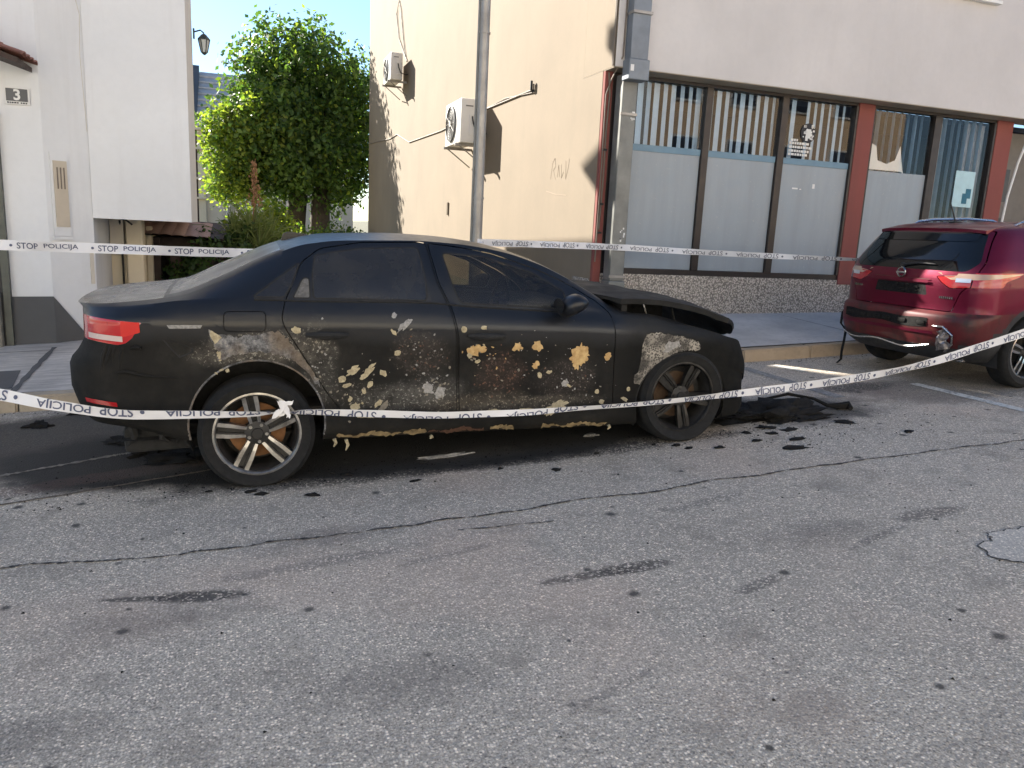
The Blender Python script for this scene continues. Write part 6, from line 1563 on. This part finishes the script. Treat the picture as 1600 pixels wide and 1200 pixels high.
# ------------------------------------------------------------------ debris
def lump(rx, ry, h, seed, n=3, rag=.75):
    b = bmesh.new(); bmesh.ops.create_icosphere(b, subdivisions=n, radius=1)
    for v in b.verts:
        q = v.co.copy(); k_ = 1 + rag*mnoise.fractal(q*1.7+Vector((seed*3.1, 0, 0)), .8, 2.1, 4) + .25*mnoise.noise(q*5+Vector((seed, 1, 2)))
        v.co = Vector((q.x*rx*k_, q.y*ry*k_, max(-.002, q.z*h*k_)))
    return MB().bm(b)
def scrap(name, label, u, v, rx, ry, h, seed, rot=0., group=None, mat='char', n=3):
    o = lump(rx, ry, h, seed, n).build(name, M[mat], smooth=60, loc=(u, v, gz(u)+.002), rot=(0, -cang, rot)); return tag(o, label, 'debris', group)
scrap('molten_heap', 'largest black molten heap on the road in front of the sedan', 3.98, 4.93, .42, .22, .085, 1, .1, n=4)
scrap('molten_heap', 'flat black molten slab spread beside the front wheel of the sedan', 3.70, 5.02, .32, .20, .055, 2, -.2, n=4)
scrap('molten_heap', 'low black molten tongue nearest the tape in front of the sedan', 4.18, 4.76, .20, .07, .03, 3, .05)
pth = [(4.05, 5.2, .06), (4.28, 5.16, .10), (4.46, 5.06, .07), (4.52, 4.96, .03), (4.60, 4.91, .03), (4.68, 4.90, .035), (4.66, 4.85, .02)]
o = MB().tube([(0, 0, 0)], .01, 3) if False else MB().tube([(a, b, gz(a)+c) for a, b, c in pth], [.010, .014, .012, .016, .03, .034, .02], 8)
tag(o.build('twisted_strip', M['char'], smooth=True), 'twisted black strip curling from the molten heap', 'debris')
spots = [(3.69, 4.63), (3.80, 4.52), (3.69, 4.30), (3.54, 4.13), (4.35, 4.57), (3.62, 4.48), (3.45, 4.55), (3.40, 4.36), (2.85, 4.36), (2.66, 4.50), (2.80, 4.44), (1.82, 4.22), (.02, 4.42), (.08, 4.36), (.50, 4.60), (.58, 4.55), (1.07, 4.62), (1.5, 4.35), (.95, 4.30), (.35, 4.25), (3.05, 4.30), (4.6, 4.2), (-.2, 4.5), (2.2, 4.45)]
for i, (a, b) in enumerate(spots):
    r_ = rng.uniform(.015, .05) if i > 4 else rng.uniform(.05, .10)
    scrap('charred_fragment', (['black fragment beside the front wheel, closest to the molten heap', 'flat black fragment below the tape in front of the sedan', 'black fragment lying apart, below the molten heap', 'black fragment nearest the road crack in front of the sedan', 'black fragment farthest right, past the molten heap'][i] if i < 5 else 'small charred black crumb lying on the asphalt along the sedan'), a, b, r_, r_*rng.uniform(.35, .7), .012, 30+i, rng.uniform(-.5, .5), 'charred fragments around the sedan', n=2)
for i, (a, b, r_) in enumerate([(-.95, 6.6, .16), (-.75, 5.75, .14), (-.45, 5.2, .16), (-.6, 5.45, .12), (-1.2, 6.75, .1), (-.3, 5.55, .2), (-1.45, 6.4, .08)]):
    scrap('ash_clump', ['larger ash clump near the kerb behind the sedan', 'ash clump on the road left of the sedan bumper', 'ash clump below the sedan bumper, nearest the rear wheel', 'ash clump under the left corner of the sedan bumper', 'small ash clump against the kerb by the left edge', 'broad ash clump hidden far under the boot of the sedan', 'smallest ash clump, farthest left beside the kerb'][i], a, b, r_, r_*.6, .035, 70+i, rng.uniform(-1, 1), 'ash clumps behind the sedan')
scrap('foam_scrap', 'pale grey scrap of residue below the sill of the sedan', 1.25, 4.72, .16, .03, .012, 91, .1, mat='fl_g')
scrap('foam_scrap', 'smaller pale residue streak beneath the front door of the sedan', 2.35, 4.86, .06, .03, .008, 92, .1, mat='fl_g')
pb = MB()
for i in range(1400):
    if i < 600: a, b = rng.gauss(.6, 1.6), 4.45+abs(rng.gauss(0, .35))
    elif i < 900: a, b = rng.gauss(3.9, .5), rng.gauss(4.7, .35)
    elif i < 1150: a, b = rng.uniform(-2, 7), 6.93-abs(rng.gauss(0, .08))
    else: a, b = rng.uniform(-1.5, 6), rng.uniform(1.5, 6.5)
    s = rng.uniform(.003, .010); z = gz(a)+.001; q = rng.uniform(0, 6)
    V = [(a+s*math.cos(q+w), b+s*math.sin(q+w), z) for w in (0, 2.1, 4.2)]+[(a, b, z+s*rng.uniform(.4, .9))]
    pb.add(V, [(0, 1, 3), (1, 2, 3), (2, 0, 3)])
tag(pb.build('grit', M['char'], recalc=False), 'fine black cinders and grit scattered over the asphalt', 'grit', kind='stuff')
